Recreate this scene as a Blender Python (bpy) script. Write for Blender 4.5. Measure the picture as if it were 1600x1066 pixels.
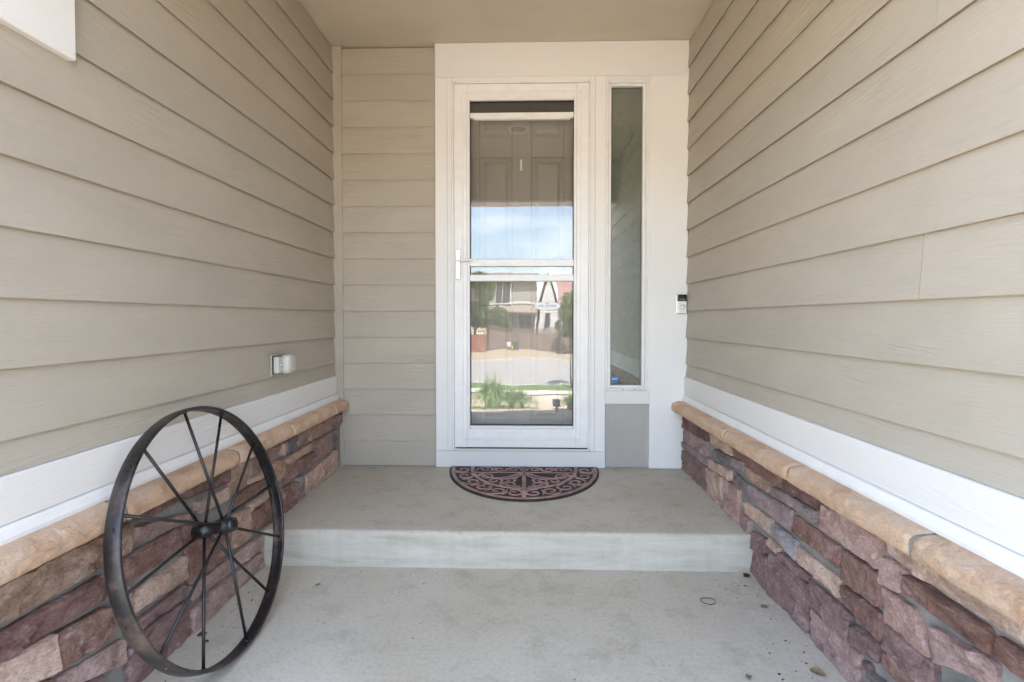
import bpy, bmesh, math, random
from mathutils import Vector, Matrix, noise

R = math.radians
scene = bpy.context.scene
for o in list(bpy.data.objects):
    bpy.data.objects.remove(o)

# ------------------------------------------------------------------ camera
cam_d = bpy.data.cameras.new('camera')
cam = bpy.data.objects.new('camera', cam_d)
scene.collection.objects.link(cam)
cam_d.sensor_width = 36.0
cam_d.lens = 17.55
cam_d.shift_y = -0.01166
cam_d.clip_start = 0.02
cam_d.clip_end = 2000
cam.location = (0, -2.889, 0.863)
cam.rotation_euler = (R(90 - 1.2), 0, R(1.4))
scene.camera = cam

# ------------------------------------------------------------------ sky and sun
SUN_EL, SUN_AZ = 66.0, 22.0          # azimuth from +y towards +x (behind the house, to the right)
world = bpy.data.worlds.new('World')
scene.world = world
world.use_nodes = True
wn, wl = world.node_tree.nodes, world.node_tree.links
wn.clear()
w_out = wn.new('ShaderNodeOutputWorld')
w_bg = wn.new('ShaderNodeBackground')
w_bg.inputs['Strength'].default_value = 0.12
w_sky = wn.new('ShaderNodeTexSky')
w_sky.sky_type = 'NISHITA'
w_sky.sun_disc = False
w_sky.sun_elevation = R(SUN_EL)
w_sky.sun_rotation = R(SUN_AZ)
w_sky.air_density = 1.0
w_sky.dust_density = 2.0
w_sky.ozone_density = 0.5
w_tc = wn.new('ShaderNodeTexCoord')
w_map = wn.new('ShaderNodeMapping')
w_map.inputs['Scale'].default_value = (1.0, 1.0, 3.2)
w_no = wn.new('ShaderNodeTexNoise')
w_no.inputs['Scale'].default_value = 3.0
w_no.inputs['Detail'].default_value = 7.0
w_no.inputs['Roughness'].default_value = 0.6
w_rp = wn.new('ShaderNodeValToRGB')
w_rp.color_ramp.elements[0].position = 0.47
w_rp.color_ramp.elements[0].color = (0, 0, 0, 1)
w_rp.color_ramp.elements[1].position = 0.78
w_rp.color_ramp.elements[1].color = (0.75, 0.75, 0.75, 1)
w_mix = wn.new('ShaderNodeMixRGB')
w_mix.inputs['Color2'].default_value = (8.5, 8.8, 9.2, 1)
wl.new(w_tc.outputs['Generated'], w_map.inputs['Vector'])
wl.new(w_map.outputs['Vector'], w_no.inputs['Vector'])
wl.new(w_no.outputs['Fac'], w_rp.inputs['Fac'])
wl.new(w_rp.outputs['Color'], w_mix.inputs['Fac'])
wl.new(w_sky.outputs['Color'], w_mix.inputs['Color1'])
wl.new(w_mix.outputs['Color'], w_bg.inputs['Color'])
wl.new(w_bg.outputs['Background'], w_out.inputs['Surface'])

sun_d = bpy.data.lights.new('sun', 'SUN')
sun_d.energy = 4.0
sun_d.angle = R(0.53)
sun_d.color = (1.0, 0.94, 0.86)
sun = bpy.data.objects.new('sun', sun_d)
scene.collection.objects.link(sun)
_d = Vector((math.sin(R(SUN_AZ)) * math.cos(R(SUN_EL)), math.cos(R(SUN_AZ)) * math.cos(R(SUN_EL)), math.sin(R(SUN_EL))))
sun.rotation_euler = _d.to_track_quat('Z', 'Y').to_euler()
sun.location = (0, 0, 20)

# ------------------------------------------------------------------ render and exposure
vs = scene.view_settings
vs.view_transform = 'Standard'
vs.look = 'None'
vs.exposure = 3.38
vs.gamma = 1.0
vs.use_curve_mapping = False
scene.render.engine = 'CYCLES'
cy = scene.cycles
cy.use_denoising = True
try:
    cy.denoiser = 'OPENIMAGEDENOISE'
    cy.denoising_input_passes = 'RGB_ALBEDO_NORMAL'
    cy.denoising_prefilter = 'ACCURATE'
except Exception:
    pass
cy.max_bounces = 10
cy.diffuse_bounces = 5
cy.glossy_bounces = 4
cy.transmission_bounces = 6
cy.transparent_max_bounces = 16
cy.sample_clamp_indirect = 12
cy.caustics_reflective = False
cy.caustics_refractive = False

# ------------------------------------------------------------------ materials
def new_mat(name):
    m = bpy.data.materials.new(name)
    m.use_nodes = True
    return m, m.node_tree.nodes, m.node_tree.links, m.node_tree.nodes['Principled BSDF']

def nd(nodes, kind, **kw):
    n = nodes.new(kind)
    for k, v in kw.items():
        if k in n.inputs:
            n.inputs[k].default_value = v
        else:
            setattr(n, k, v)
    return n

def ramp(nodes, stops):
    r = nodes.new('ShaderNodeValToRGB')
    e = r.color_ramp.elements
    while len(e) < len(stops):
        e.new(0.5)
    for i, (p, c) in enumerate(stops):
        e[i].position = p
        e[i].color = (c[0], c[1], c[2], 1)
    return r

def coords(N, L, scale=(1, 1, 1), per_object=True):
    tc = N.new('ShaderNodeTexCoord')
    mp = N.new('ShaderNodeMapping')
    mp.inputs['Scale'].default_value = scale
    L.new(tc.outputs['Object'], mp.inputs['Vector'])
    if per_object:
        oi = N.new('ShaderNodeObjectInfo')
        mul = nd(N, 'ShaderNodeVectorMath', operation='SCALE')
        mul.inputs[0].default_value = (37.0, 21.0, 53.0)
        L.new(oi.outputs['Random'], mul.inputs['Scale'])
        L.new(mul.outputs['Vector'], mp.inputs['Location'])
    return mp.outputs['Vector']

def speckle(name, c1, c2, scale=8, detail=8, rough=0.7, bump=0.3, bscale=60, bdist=0.002, stretch=(1, 1, 1), lo=0.3, hi=0.7, metal=0.0, spec=0.3):
    """Two colours mixed by noise plus a fine noise relief."""
    m, N, L, P = new_mat(name)
    v = coords(N, L, stretch)
    n1 = nd(N, 'ShaderNodeTexNoise', Scale=scale, Detail=detail, Roughness=0.62)
    L.new(v, n1.inputs['Vector'])
    rp = ramp(N, [(lo, c1), (hi, c2)])
    L.new(n1.outputs['Fac'], rp.inputs['Fac'])
    L.new(rp.outputs['Color'], P.inputs['Base Color'])
    n2 = nd(N, 'ShaderNodeTexNoise', Scale=bscale, Detail=6, Roughness=0.65)
    L.new(v, n2.inputs['Vector'])
    b = nd(N, 'ShaderNodeBump', Strength=bump, Distance=bdist)
    L.new(n2.outputs['Fac'], b.inputs['Height'])
    L.new(b.outputs['Normal'], P.inputs['Normal'])
    P.inputs['Roughness'].default_value = rough
    P.inputs['Metallic'].default_value = metal
    P.inputs['Specular IOR Level'].default_value = spec
    return m

def painted_board(name, col, var=0.06, grain=0.95, rough=0.55, vertical=False):
    """Painted fibre-cement board with pressed cedar grain running along local x."""
    m, N, L, P = new_mat(name)
    ax = (lambda a, b_, c: (c, b_, a)) if vertical else (lambda a, b_, c: (a, b_, c))
    v = coords(N, L, ax(1.4, 30, 30))
    warp = nd(N, 'ShaderNodeTexNoise', Scale=1.1, Detail=3, Roughness=0.5)
    L.new(v, warp.inputs['Vector'])
    v2 = coords(N, L, ax(2.2, 22, 22))
    # cathedral grain: rings of a strongly stretched noise field
    ring = nd(N, 'ShaderNodeTexNoise', Scale=0.55, Detail=1.5, Roughness=0.45, Distortion=0.4)
    L.new(v2, ring.inputs['Vector'])
    mul = nd(N, 'ShaderNodeMath', operation='MULTIPLY')
    mul.inputs[1].default_value = 70.0
    L.new(ring.outputs['Fac'], mul.inputs[0])
    sn = nd(N, 'ShaderNodeMath', operation='SINE')
    L.new(mul.outputs[0], sn.inputs[0])
    v3 = coords(N, L, ax(3.0, 5, 5))
    mask = nd(N, 'ShaderNodeTexNoise', Scale=1.3, Detail=2)
    L.new(v3, mask.inputs['Vector'])
    mr = ramp(N, [(0.47, (0.05, 0.05, 0.05)), (0.68, (1, 1, 1))])
    L.new(mask.outputs['Fac'], mr.inputs['Fac'])
    m1 = nd(N, 'ShaderNodeMath', operation='MULTIPLY')
    L.new(sn.outputs[0], m1.inputs[0])
    L.new(mr.outputs['Color'], m1.inputs[1])
    fine = nd(N, 'ShaderNodeTexNoise', Scale=4.0, Detail=5, Roughness=0.6)
    v4 = coords(N, L, ax(4, 60, 60))
    L.new(v4, fine.inputs['Vector'])
    m2 = nd(N, 'ShaderNodeMath', operation='MULTIPLY_ADD')
    m2.inputs[1].default_value = 0.32
    L.new(m1.outputs[0], m2.inputs[0])
    L.new(fine.outputs['Fac'], m2.inputs[2])
    b = nd(N, 'ShaderNodeBump', Strength=grain, Distance=0.0022)
    L.new(m2.outputs[0], b.inputs['Height'])
    L.new(b.outputs['Normal'], P.inputs['Normal'])
    # mild weathering
    v5 = coords(N, L, ax(1.2, 3, 3))
    d = nd(N, 'ShaderNodeTexNoise', Scale=2.0, Detail=6, Roughness=0.6)
    L.new(v5, d.inputs['Vector'])
    lo = tuple(c * (1 - var) for c in col)
    hi = tuple(min(1, c * (1 + var)) for c in col)
    rp = ramp(N, [(0.3, lo), (0.7, hi)])
    L.new(d.outputs['Fac'], rp.inputs['Fac'])
    oi = N.new('ShaderNodeObjectInfo')
    mr2 = nd(N, 'ShaderNodeMapRange')
    mr2.inputs['To Min'].default_value = 1 - var * 0.45
    mr2.inputs['To Max'].default_value = 1 + var * 0.45
    L.new(oi.outputs['Random'], mr2.inputs['Value'])
    tone = nd(N, 'ShaderNodeVectorMath', operation='SCALE')
    L.new(rp.outputs['Color'], tone.inputs[0])
    L.new(mr2.outputs['Result'], tone.inputs['Scale'])
    L.new(tone.outputs['Vector'], P.inputs['Base Color'])
    P.inputs['Roughness'].default_value = rough
    P.inputs['Specular IOR Level'].default_value = 0.3
    return m

def plain(name, col, rough=0.4, metal=0.0, spec=0.5):
    m, N, L, P = new_mat(name)
    v = coords(N, L)
    n = nd(N, 'ShaderNodeTexNoise', Scale=14, Detail=5)
    L.new(v, n.inputs['Vector'])
    rp = ramp(N, [(0.3, tuple(c * 0.95 for c in col)), (0.7, tuple(min(1, c * 1.04) for c in col))])
    L.new(n.outputs['Fac'], rp.inputs['Fac'])
    L.new(rp.outputs['Color'], P.inputs['Base Color'])
    P.inputs['Roughness'].default_value = rough
    P.inputs['Metallic'].default_value = metal
    P.inputs['Specular IOR Level'].default_value = spec
    return m

def glass(name, r0, tint=(0.93, 0.96, 0.95), body=None, body_fac=0.0):
    """Thin pane: sharp mirror reflection (Schlick) over a clear, lightly tinted body."""
    m, N, L, P = new_mat(name)
    N.remove(P)
    out = [n for n in N if n.type == 'OUTPUT_MATERIAL'][0]
    lw = nd(N, 'ShaderNodeLayerWeight')
    lw.inputs['Blend'].default_value = 0.5
    pw = nd(N, 'ShaderNodeMath', operation='POWER')
    pw.inputs[1].default_value = 5.0
    L.new(lw.outputs['Facing'], pw.inputs[0])
    ma = nd(N, 'ShaderNodeMath', operation='MULTIPLY_ADD')
    ma.inputs[1].default_value = 1 - r0
    ma.inputs[2].default_value = r0
    L.new(pw.outputs[0], ma.inputs[0])
    tr = nd(N, 'ShaderNodeBsdfTransparent')
    tr.inputs['Color'].default_value = (*tint, 1)
    gl = nd(N, 'ShaderNodeBsdfGlossy')
    gl.inputs['Roughness'].default_value = 0.0
    mx = nd(N, 'ShaderNodeMixShader')
    L.new(ma.outputs[0], mx.inputs['Fac'])
    L.new(tr.outputs[0], mx.inputs[1])
    L.new(gl.outputs[0], mx.inputs[2])
    L.new(mx.outputs[0], out.inputs['Surface'])
    return m

SIDING = (0.443, 0.401, 0.332)
M = {}
M['siding'] = painted_board('tan_siding_paint', SIDING)
M['white_board'] = painted_board('white_trim_paint', (0.75, 0.74, 0.715), var=0.02, grain=0.5)
M['white_upright'] = painted_board('white_upright_paint', (0.80, 0.795, 0.775), var=0.02, grain=0.15, vertical=True)
M['ceiling'] = painted_board('tan_ceiling_paint', (0.54, 0.485, 0.395), grain=0.3)
M['sheathing'] = plain('dark_sheathing', (0.12, 0.11, 0.09), 0.9)
M['caulk'] = plain('tan_caulk', SIDING, 0.6)
M['white_metal'] = plain('white_enamel', (0.82, 0.82, 0.81), 0.32)
M['white_vinyl'] = plain('white_vinyl', (0.80, 0.80, 0.78), 0.4)
M['black_gasket'] = plain('dark_gasket', (0.03, 0.03, 0.035), 0.6)
M['dark_mesh'] = plain('dark_screen_mesh', (0.07, 0.06, 0.05), 0.8)
M['nickel'] = plain('satin_nickel', (0.62, 0.61, 0.58), 0.3, 1.0)
M['steel_door'] = speckle('taupe_door_paint', (0.31, 0.285, 0.25), (0.35, 0.32, 0.28), 3, 8, 0.5, 0.15, 40, 0.001)
M['glass'] = glass('storm_glass', 0.092, (0.985, 0.99, 0.985))
M['side_glass'] = glass('sidelight_glass', 0.13, (0.9, 0.93, 0.9))
M['far_glass'] = plain('far_window_glass', (0.03, 0.04, 0.05), 0.08, 0.0, 0.8)
M['blue'] = plain('blue_print', (0.02, 0.16, 0.38), 0.35)
M['white_print'] = plain('white_print', (0.85, 0.86, 0.86), 0.45)
M['grey_print'] = plain('grey_print', (0.16, 0.16, 0.2), 0.6)
M['black_plastic'] = plain('black_plastic', (0.012, 0.012, 0.013), 0.25)
M['mortar'] = speckle('grey_mortar', (0.17, 0.163, 0.15), (0.31, 0.30, 0.275), 10, 8, 0.9, 0.7, 90, 0.003)
M['rubber'] = speckle('dark_rubber', (0.018, 0.017, 0.018), (0.05, 0.045, 0.045), 20, 6, 0.65, 0.4, 200, 0.001)
M['copper_rubber'] = speckle('copper_worn_rubber', (0.145, 0.085, 0.072), (0.42, 0.262, 0.225), 14, 8, 0.55, 0.4, 160, 0.001, lo=0.25, hi=0.6)
M['asphalt'] = speckle('pale_street_concrete', (0.24, 0.235, 0.225), (0.30, 0.29, 0.28), 0.6, 8, 0.9, 0.2, 40, 0.003)
M['sidewalk'] = speckle('sidewalk_concrete', (0.40, 0.385, 0.36), (0.48, 0.465, 0.435), 1.5, 8, 0.9, 0.2, 40, 0.003)
M['gravel'] = speckle('tan_gravel', (0.34, 0.26, 0.19), (0.62, 0.52, 0.43), 24, 10, 0.95, 1.0, 45, 0.02, lo=0.35, hi=0.65)
M['dirt'] = speckle('dry_verge', (0.22, 0.18, 0.125), (0.36, 0.31, 0.235), 3, 10, 0.95, 0.8, 30, 0.02)
M['lawn'] = speckle('lawn_green', (0.05, 0.10, 0.03), (0.12, 0.19, 0.06), 8, 10, 0.95, 0.8, 60, 0.02)
M['terrain'] = speckle('terrain', (0.28, 0.23, 0.16), (0.42, 0.35, 0.26), 1.2, 10, 0.95, 0.6, 20, 0.02)
M['shingle'] = speckle('red_shingle', (0.23, 0.135, 0.125), (0.34, 0.225, 0.21), 6, 8, 0.9, 0.6, 30, 0.02)
M['shingle_grey'] = speckle('brown_shingle', (0.17, 0.14, 0.12), (0.28, 0.24, 0.21), 6, 8, 0.9, 0.6, 30, 0.02)
M['far_taupe'] = plain('far_taupe_siding', (0.36, 0.34, 0.30), 0.7)
M['far_cream'] = plain('far_cream_siding', (0.62, 0.58, 0.47), 0.7)
M['far_white'] = plain('far_white_paint', (0.60, 0.59, 0.56), 0.6)
M['fence_wood'] = speckle('weathered_fence', (0.13, 0.09, 0.075), (0.30, 0.23, 0.20), 3, 8, 0.9, 0.4, 30, 0.004, (6, 6, 0.8))
M['fence_red'] = speckle('red_fence', (0.22, 0.09, 0.06), (0.36, 0.17, 0.12), 3, 8, 0.9, 0.4, 30, 0.004, (6, 6, 0.8))
M['bark'] = speckle('bark', (0.07, 0.05, 0.035), (0.16, 0.12, 0.09), 8, 8, 0.9, 0.6, 40, 0.006, (4, 4, 0.8))
M['leaf'] = speckle('leaf_green', (0.05, 0.11, 0.035), (0.15, 0.23, 0.07), 1.5, 4, 0.6, 0.0)
M['leaf_dark'] = speckle('leaf_dark_green', (0.025, 0.06, 0.03), (0.07, 0.13, 0.06), 1.5, 4, 0.6, 0.0)
M['blade'] = speckle('grass_blade', (0.10, 0.20, 0.05), (0.26, 0.36, 0.12), 6, 4, 0.6, 0.0)
M['dry_blade'] = speckle('dry_blade', (0.35, 0.27, 0.13), (0.5, 0.42, 0.24), 6, 4, 0.7, 0.0)
M['dry_leaf'] = speckle('dry_leaf_tan', (0.36, 0.24, 0.13), (0.55, 0.41, 0.26), 40, 5, 0.7, 0.5, 200, 0.001)
M['red_leaf'] = speckle('dry_leaf_red', (0.16, 0.06, 0.03), (0.30, 0.12, 0.06), 40, 5, 0.7, 0.5, 200, 0.001)
M['twig'] = plain('twig', (0.04, 0.035, 0.03), 0.8)
M['utility_green'] = plain('utility_green', (0.03, 0.09, 0.06), 0.5)
M['yellow'] = plain('yellow_paint', (0.6, 0.38, 0.03), 0.5)

def concrete_mat(name, base=(0.545, 0.50, 0.415)):
    m, N, L, P = new_mat(name)
    v = coords(N, L, (1, 1, 1), False)
    big = nd(N, 'ShaderNodeTexNoise', Scale=1.6, Detail=5, Roughness=0.55, Distortion=0.6)
    L.new(v, big.inputs['Vector'])
    r1 = ramp(N, [(0.30, tuple(c * k for c, k in zip(base, (0.90, 0.885, 0.85)))), (0.52, base), (0.75, tuple(min(1, c * k) for c, k in zip(base, (1.08, 1.085, 1.09))))])
    L.new(big.outputs['Fac'], r1.inputs['Fac'])
    v2 = coords(N, L, (1, 1, 1), False)
    med = nd(N, 'ShaderNodeTexNoise', Scale=9, Detail=9, Roughness=0.7)
    L.new(v2, med.inputs['Vector'])
    r2 = ramp(N, [(0.30, (0.72, 0.71, 0.68)), (0.5, (0.97, 0.97, 0.97)), (0.72, (1.0, 1.0, 1.0))])
    L.new(med.outputs['Fac'], r2.inputs['Fac'])
    mu = nd(N, 'ShaderNodeMixRGB', blend_type='MULTIPLY')
    mu.inputs['Fac'].default_value = 0.75
    L.new(r1.outputs['Color'], mu.inputs['Color1'])
    L.new(r2.outputs['Color'], mu.inputs['Color2'])
    # small dark pits
    vo = nd(N, 'ShaderNodeTexVoronoi', Scale=26)
    L.new(v, vo.inputs['Vector'])
    r3 = ramp(N, [(0.05, (0.35, 0.32, 0.28)), (0.085, (1, 1, 1))])
    L.new(vo.outputs['Distance'], r3.inputs['Fac'])
    mu2 = nd(N, 'ShaderNodeMixRGB', blend_type='MULTIPLY')
    mk = nd(N, 'ShaderNodeTexNoise', Scale=3.0, Detail=3)
    L.new(v, mk.inputs['Vector'])
    r4 = ramp(N, [(0.52, (0, 0, 0)), (0.66, (0.8, 0.8, 0.8))])
    L.new(mk.outputs['Fac'], r4.inputs['Fac'])
    L.new(r4.outputs['Color'], mu2.inputs['Fac'])
    L.new(mu.outputs['Color'], mu2.inputs['Color1'])
    L.new(r3.outputs['Color'], mu2.inputs['Color2'])
    sp = nd(N, 'ShaderNodeTexNoise', Scale=75, Detail=6, Roughness=0.7)
    L.new(v, sp.inputs['Vector'])
    r5 = ramp(N, [(0.30, (0.78, 0.77, 0.75)), (0.5, (1, 1, 1)), (0.7, (1.08, 1.08, 1.08))])
    L.new(sp.outputs['Fac'], r5.inputs['Fac'])
    mu3 = nd(N, 'ShaderNodeMixRGB', blend_type='MULTIPLY')
    mu3.inputs['Fac'].default_value = 0.8
    L.new(mu2.outputs['Color'], mu3.inputs['Color1'])
    L.new(r5.outputs['Color'], mu3.inputs['Color2'])
    L.new(mu3.outputs['Color'], P.inputs['Base Color'])
    fine = nd(N, 'ShaderNodeTexNoise', Scale=160, Detail=6, Roughness=0.7)
    L.new(v, fine.inputs['Vector'])
    b = nd(N, 'ShaderNodeBump', Strength=0.45, Distance=0.002)
    L.new(fine.outputs['Fac'], b.inputs['Height'])
    b2 = nd(N, 'ShaderNodeBump', Strength=0.2, Distance=0.006)
    L.new(big.outputs['Fac'], b2.inputs['Height'])
    L.new(b.outputs['Normal'], b2.inputs['Normal'])
    L.new(b2.outputs['Normal'], P.inputs['Normal'])
    P.inputs['Roughness'].default_value = 0.8
    P.inputs['Specular IOR Level'].default_value = 0.25
    return m
M['concrete'] = concrete_mat('porch_concrete')

def riser_mat():
    """Riser face: pale lime bloom in streaks over grey concrete."""
    m, N, L, P = new_mat('riser_concrete')
    v = coords(N, L, (2.2, 1, 14), False)
    a = nd(N, 'ShaderNodeTexNoise', Scale=1.6, Detail=8, Roughness=0.65, Distortion=0.5)
    L.new(v, a.inputs['Vector'])
    v2 = coords(N, L, (26, 1, 3), False)
    c = nd(N, 'ShaderNodeTexNoise', Scale=1.0, Detail=4, Roughness=0.6)
    L.new(v2, c.inputs['Vector'])
    mm = nd(N, 'ShaderNodeMath', operation='MULTIPLY_ADD')
    mm.inputs[1].default_value = 0.3
    L.new(c.outputs['Fac'], mm.inputs[0])
    L.new(a.outputs['Fac'], mm.inputs[2])
    rp = ramp(N, [(0.45, (0.40, 0.365, 0.295)), (0.62, (0.475, 0.44, 0.365)), (0.86, (0.565, 0.53, 0.45))])
    L.new(mm.outputs[0], rp.inputs['Fac'])
    L.new(rp.outputs['Color'], P.inputs['Base Color'])
    f = nd(N, 'ShaderNodeTexNoise', Scale=20, Detail=6)
    L.new(v, f.inputs['Vector'])
    b = nd(N, 'ShaderNodeBump', Strength=0.3, Distance=0.002)
    L.new(f.outputs['Fac'], b.inputs['Height'])
    L.new(b.outputs['Normal'], P.inputs['Normal'])
    P.inputs['Roughness'].default_value = 0.85
    return m
M['riser'] = riser_mat()

def stone_mat(name, c_dark, c_mid, c_light):
    m, N, L, P = new_mat('stone_' + name)
    v = coords(N, L, (1, 1, 1.5))
    n1 = nd(N, 'ShaderNodeTexNoise', Scale=9, Detail=9, Roughness=0.68, Distortion=0.8)
    L.new(v, n1.inputs['Vector'])
    rp = ramp(N, [(0.28, c_dark), (0.5, c_mid), (0.74, c_light)])
    L.new(n1.outputs['Fac'], rp.inputs['Fac'])
    # pale mineral bloom
    v2 = coords(N, L, (3, 3, 5))
    n3 = nd(N, 'ShaderNodeTexNoise', Scale=6, Detail=10, Roughness=0.75)
    L.new(v2, n3.inputs['Vector'])
    r3 = ramp(N, [(0.55, (0, 0, 0)), (0.76, (0.62, 0.62, 0.62))])
    L.new(n3.outputs['Fac'], r3.inputs['Fac'])
    mx = nd(N, 'ShaderNodeMixRGB')
    mx.inputs['Color2'].default_value = (0.58, 0.50, 0.46, 1)
    L.new(r3.outputs['Color'], mx.inputs['Fac'])
    L.new(rp.outputs['Color'], mx.inputs['Color1'])
    L.new(mx.outputs['Color'], P.inputs['Base Color'])
    # grit: a speckle of dark pits and pale grains
    gr = nd(N, 'ShaderNodeTexNoise', Scale=110, Detail=6, Roughness=0.75)
    L.new(v, gr.inputs['Vector'])
    gp = ramp(N, [(0.30, (0.45, 0.43, 0.41)), (0.5, (1, 1, 1)), (0.70, (1.4, 1.36, 1.32))])
    L.new(gr.outputs['Fac'], gp.inputs['Fac'])
    gm = nd(N, 'ShaderNodeMixRGB', blend_type='MULTIPLY')
    gm.inputs['Fac'].default_value = 0.3 if name == 'cap' else 0.75
    L.new(mx.outputs['Color'], gm.inputs['Color1'])
    L.new(gp.outputs['Color'], gm.inputs['Color2'])
    L.new(gm.outputs['Color'], P.inputs['Base Color'])
    n2 = nd(N, 'ShaderNodeTexNoise', Scale=34, Detail=12, Roughness=0.72, Distortion=0.6)
    L.new(v, n2.inputs['Vector'])
    b = nd(N, 'ShaderNodeBump', Strength=1.0, Distance=0.012)
    L.new(n2.outputs['Fac'], b.inputs['Height'])
    # chiselled facets
    vw = nd(N, 'ShaderNodeMixRGB')
    vw.inputs['Fac'].default_value = 0.12
    L.new(v, vw.inputs['Color1'])
    L.new(n1.outputs['Color'], vw.inputs['Color2'])
    vf = nd(N, 'ShaderNodeTexVoronoi', Scale=22)
    L.new(vw.outputs['Color'], vf.inputs['Vector'])
    b2 = nd(N, 'ShaderNodeBump', Strength=0.55, Distance=0.006)
    L.new(vf.outputs['Distance'], b2.inputs['Height'])
    L.new(b.outputs['Normal'], b2.inputs['Normal'])
    L.new(b2.outputs['Normal'], P.inputs['Normal'])
    P.inputs['Roughness'].default_value = 0.9
    P.inputs['Specular IOR Level'].default_value = 0.25
    return m

_sc = {  # dark, mid, light
    'maroon': ((0.09, 0.042, 0.036), (0.165, 0.088, 0.078), (0.27, 0.175, 0.16)),
    'red': ((0.12, 0.055, 0.046), (0.21, 0.11, 0.092), (0.32, 0.20, 0.17)),
    'redbrown': ((0.11, 0.052, 0.040), (0.20, 0.11, 0.09), (0.33, 0.22, 0.185)),
    'redtan': ((0.16, 0.085, 0.065), (0.32, 0.20, 0.155), (0.52, 0.40, 0.32)),
    'plum': ((0.115, 0.066, 0.066), (0.20, 0.128, 0.125), (0.31, 0.225, 0.22)),
    'mauve': ((0.16, 0.11, 0.115), (0.25, 0.19, 0.195), (0.37, 0.30, 0.305)),
    'greymauve': ((0.13, 0.105, 0.105), (0.21, 0.175, 0.175), (0.31, 0.265, 0.265)),
    'pinkmauve': ((0.18, 0.115, 0.11), (0.31, 0.22, 0.205), (0.45, 0.355, 0.335)),
    'pink': ((0.21, 0.125, 0.105), (0.345, 0.225, 0.195), (0.48, 0.36, 0.32)),
    'pinktan': ((0.25, 0.16, 0.125), (0.42, 0.305, 0.245), (0.56, 0.44, 0.37)),
    'tan': ((0.27, 0.18, 0.13), (0.42, 0.305, 0.235), (0.55, 0.44, 0.36)),
    'tanbrown': ((0.17, 0.105, 0.072), (0.32, 0.22, 0.155), (0.46, 0.345, 0.26)),
    'gold': ((0.10, 0.065, 0.048), (0.25, 0.17, 0.12), (0.43, 0.335, 0.26)),
    'brown': ((0.16, 0.095, 0.068), (0.28, 0.185, 0.135), (0.40, 0.29, 0.23)),
    'brownmauve': ((0.14, 0.088, 0.075), (0.24, 0.165, 0.145), (0.35, 0.265, 0.24)),
    'slate': ((0.075, 0.072, 0.073), (0.14, 0.135, 0.135), (0.25, 0.24, 0.235)),
    'slateplum': ((0.10, 0.082, 0.088), (0.175, 0.15, 0.158), (0.27, 0.24, 0.245)),
    'slateblue': ((0.14, 0.145, 0.16), (0.24, 0.25, 0.27), (0.36, 0.37, 0.385)),
    'cap': ((0.53, 0.32, 0.20), (0.69, 0.47, 0.315), (0.77, 0.61, 0.47)),
}
def _tone(c, k):
    if k == 1.0:
        return c
    g = sum(c) / 3 / 0.20          # pull every hue part-way to a dusty mauve brown, keeping its lightness
    return tuple(min(0.8, (x * 0.74 + y * g * 0.26) * k) for x, y in zip(c, (0.275, 0.178, 0.148)))
SM = {k: stone_mat(k, *[_tone(c, 1.0 if k == 'cap' else 1.32) for c in v]) for k, v in _sc.items()}

# ------------------------------------------------------------------ helpers
COL = scene.collection

def link(o, parent=None):
    COL.objects.link(o)
    if parent is not None:
        o.parent = parent
    return o

def mesh_obj(name, verts, faces, mat, parent=None, smooth=False):
    me = bpy.data.meshes.new(name)
    me.from_pydata([tuple(v) for v in verts], [], faces)
    me.materials.append(mat)
    if smooth:
        me.polygons.foreach_set('use_smooth', [True] * len(me.polygons))
    me.update()
    return link(bpy.data.objects.new(name, me), parent)

def bm_obj(name, bm, mat, parent=None, smooth=False):
    me = bpy.data.meshes.new(name)
    bmesh.ops.recalc_face_normals(bm, faces=bm.faces)
    bm.to_mesh(me)
    bm.free()
    me.materials.append(mat)
    if smooth:
        me.polygons.foreach_set('use_smooth', [True] * len(me.polygons))
    me.update()
    return link(bpy.data.objects.new(name, me), parent)

def empty(name, loc=(0, 0, 0), rot=(0, 0, 0)):
    o = bpy.data.objects.new(name, None)
    o.location = loc
    o.rotation_euler = rot
    o.empty_display_size = 0.1
    return link(o)

def tag(o, label, cat, group=None):
    o['label'] = label
    o['category'] = cat
    if group:
        o['group'] = group
    return o

def structure(o):
    o['kind'] = 'structure'
    return o

def add_box(bm, lo, hi, bevel=0.0, seg=1):
    vs_ = [bm.verts.new((x, y, z)) for x in (lo[0], hi[0]) for y in (lo[1], hi[1]) for z in (lo[2], hi[2])]
    idx = [(0, 1, 3, 2), (4, 6, 7, 5), (0, 4, 5, 1), (2, 3, 7, 6), (0, 2, 6, 4), (1, 5, 7, 3)]
    fs = [bm.faces.new([vs_[i] for i in f]) for f in idx]
    if bevel:
        es = list({e for f in fs for e in f.edges})
        bmesh.ops.bevel(bm, geom=es, offset=bevel, segments=seg, affect='EDGES', profile=0.5)

def box(name, lo, hi, mat, parent=None, bevel=0.0, seg=1):
    bm = bmesh.new()
    lo2 = [min(a, b) for a, b in zip(lo, hi)]
    hi2 = [max(a, b) for a, b in zip(lo, hi)]
    add_box(bm, lo2, hi2, bevel, seg)
    return bm_obj(name, bm, mat, parent)

def boxes(name, lst, mat, parent=None, bevel=0.0):
    bm = bmesh.new()
    for lo, hi in lst:
        add_box(bm, lo, hi, bevel)
    return bm_obj(name, bm, mat, parent)

def prism(name, profile, x0, x1, mat, parent=None):
    """Extrude a closed (y, z) profile along local x."""
    n = len(profile)
    v = [(x0, y, z) for y, z in profile] + [(x1, y, z) for y, z in profile]
    f = [tuple(range(n - 1, -1, -1)), tuple(range(n, 2 * n))]
    f += [(i, (i + 1) % n, n + (i + 1) % n, n + i) for i in range(n)]
    bm = bmesh.new()
    bv = [bm.verts.new(p) for p in v]
    for q in f:
        bm.faces.new([bv[i] for i in q])
    return bm_obj(name, bm, mat, parent)

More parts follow.
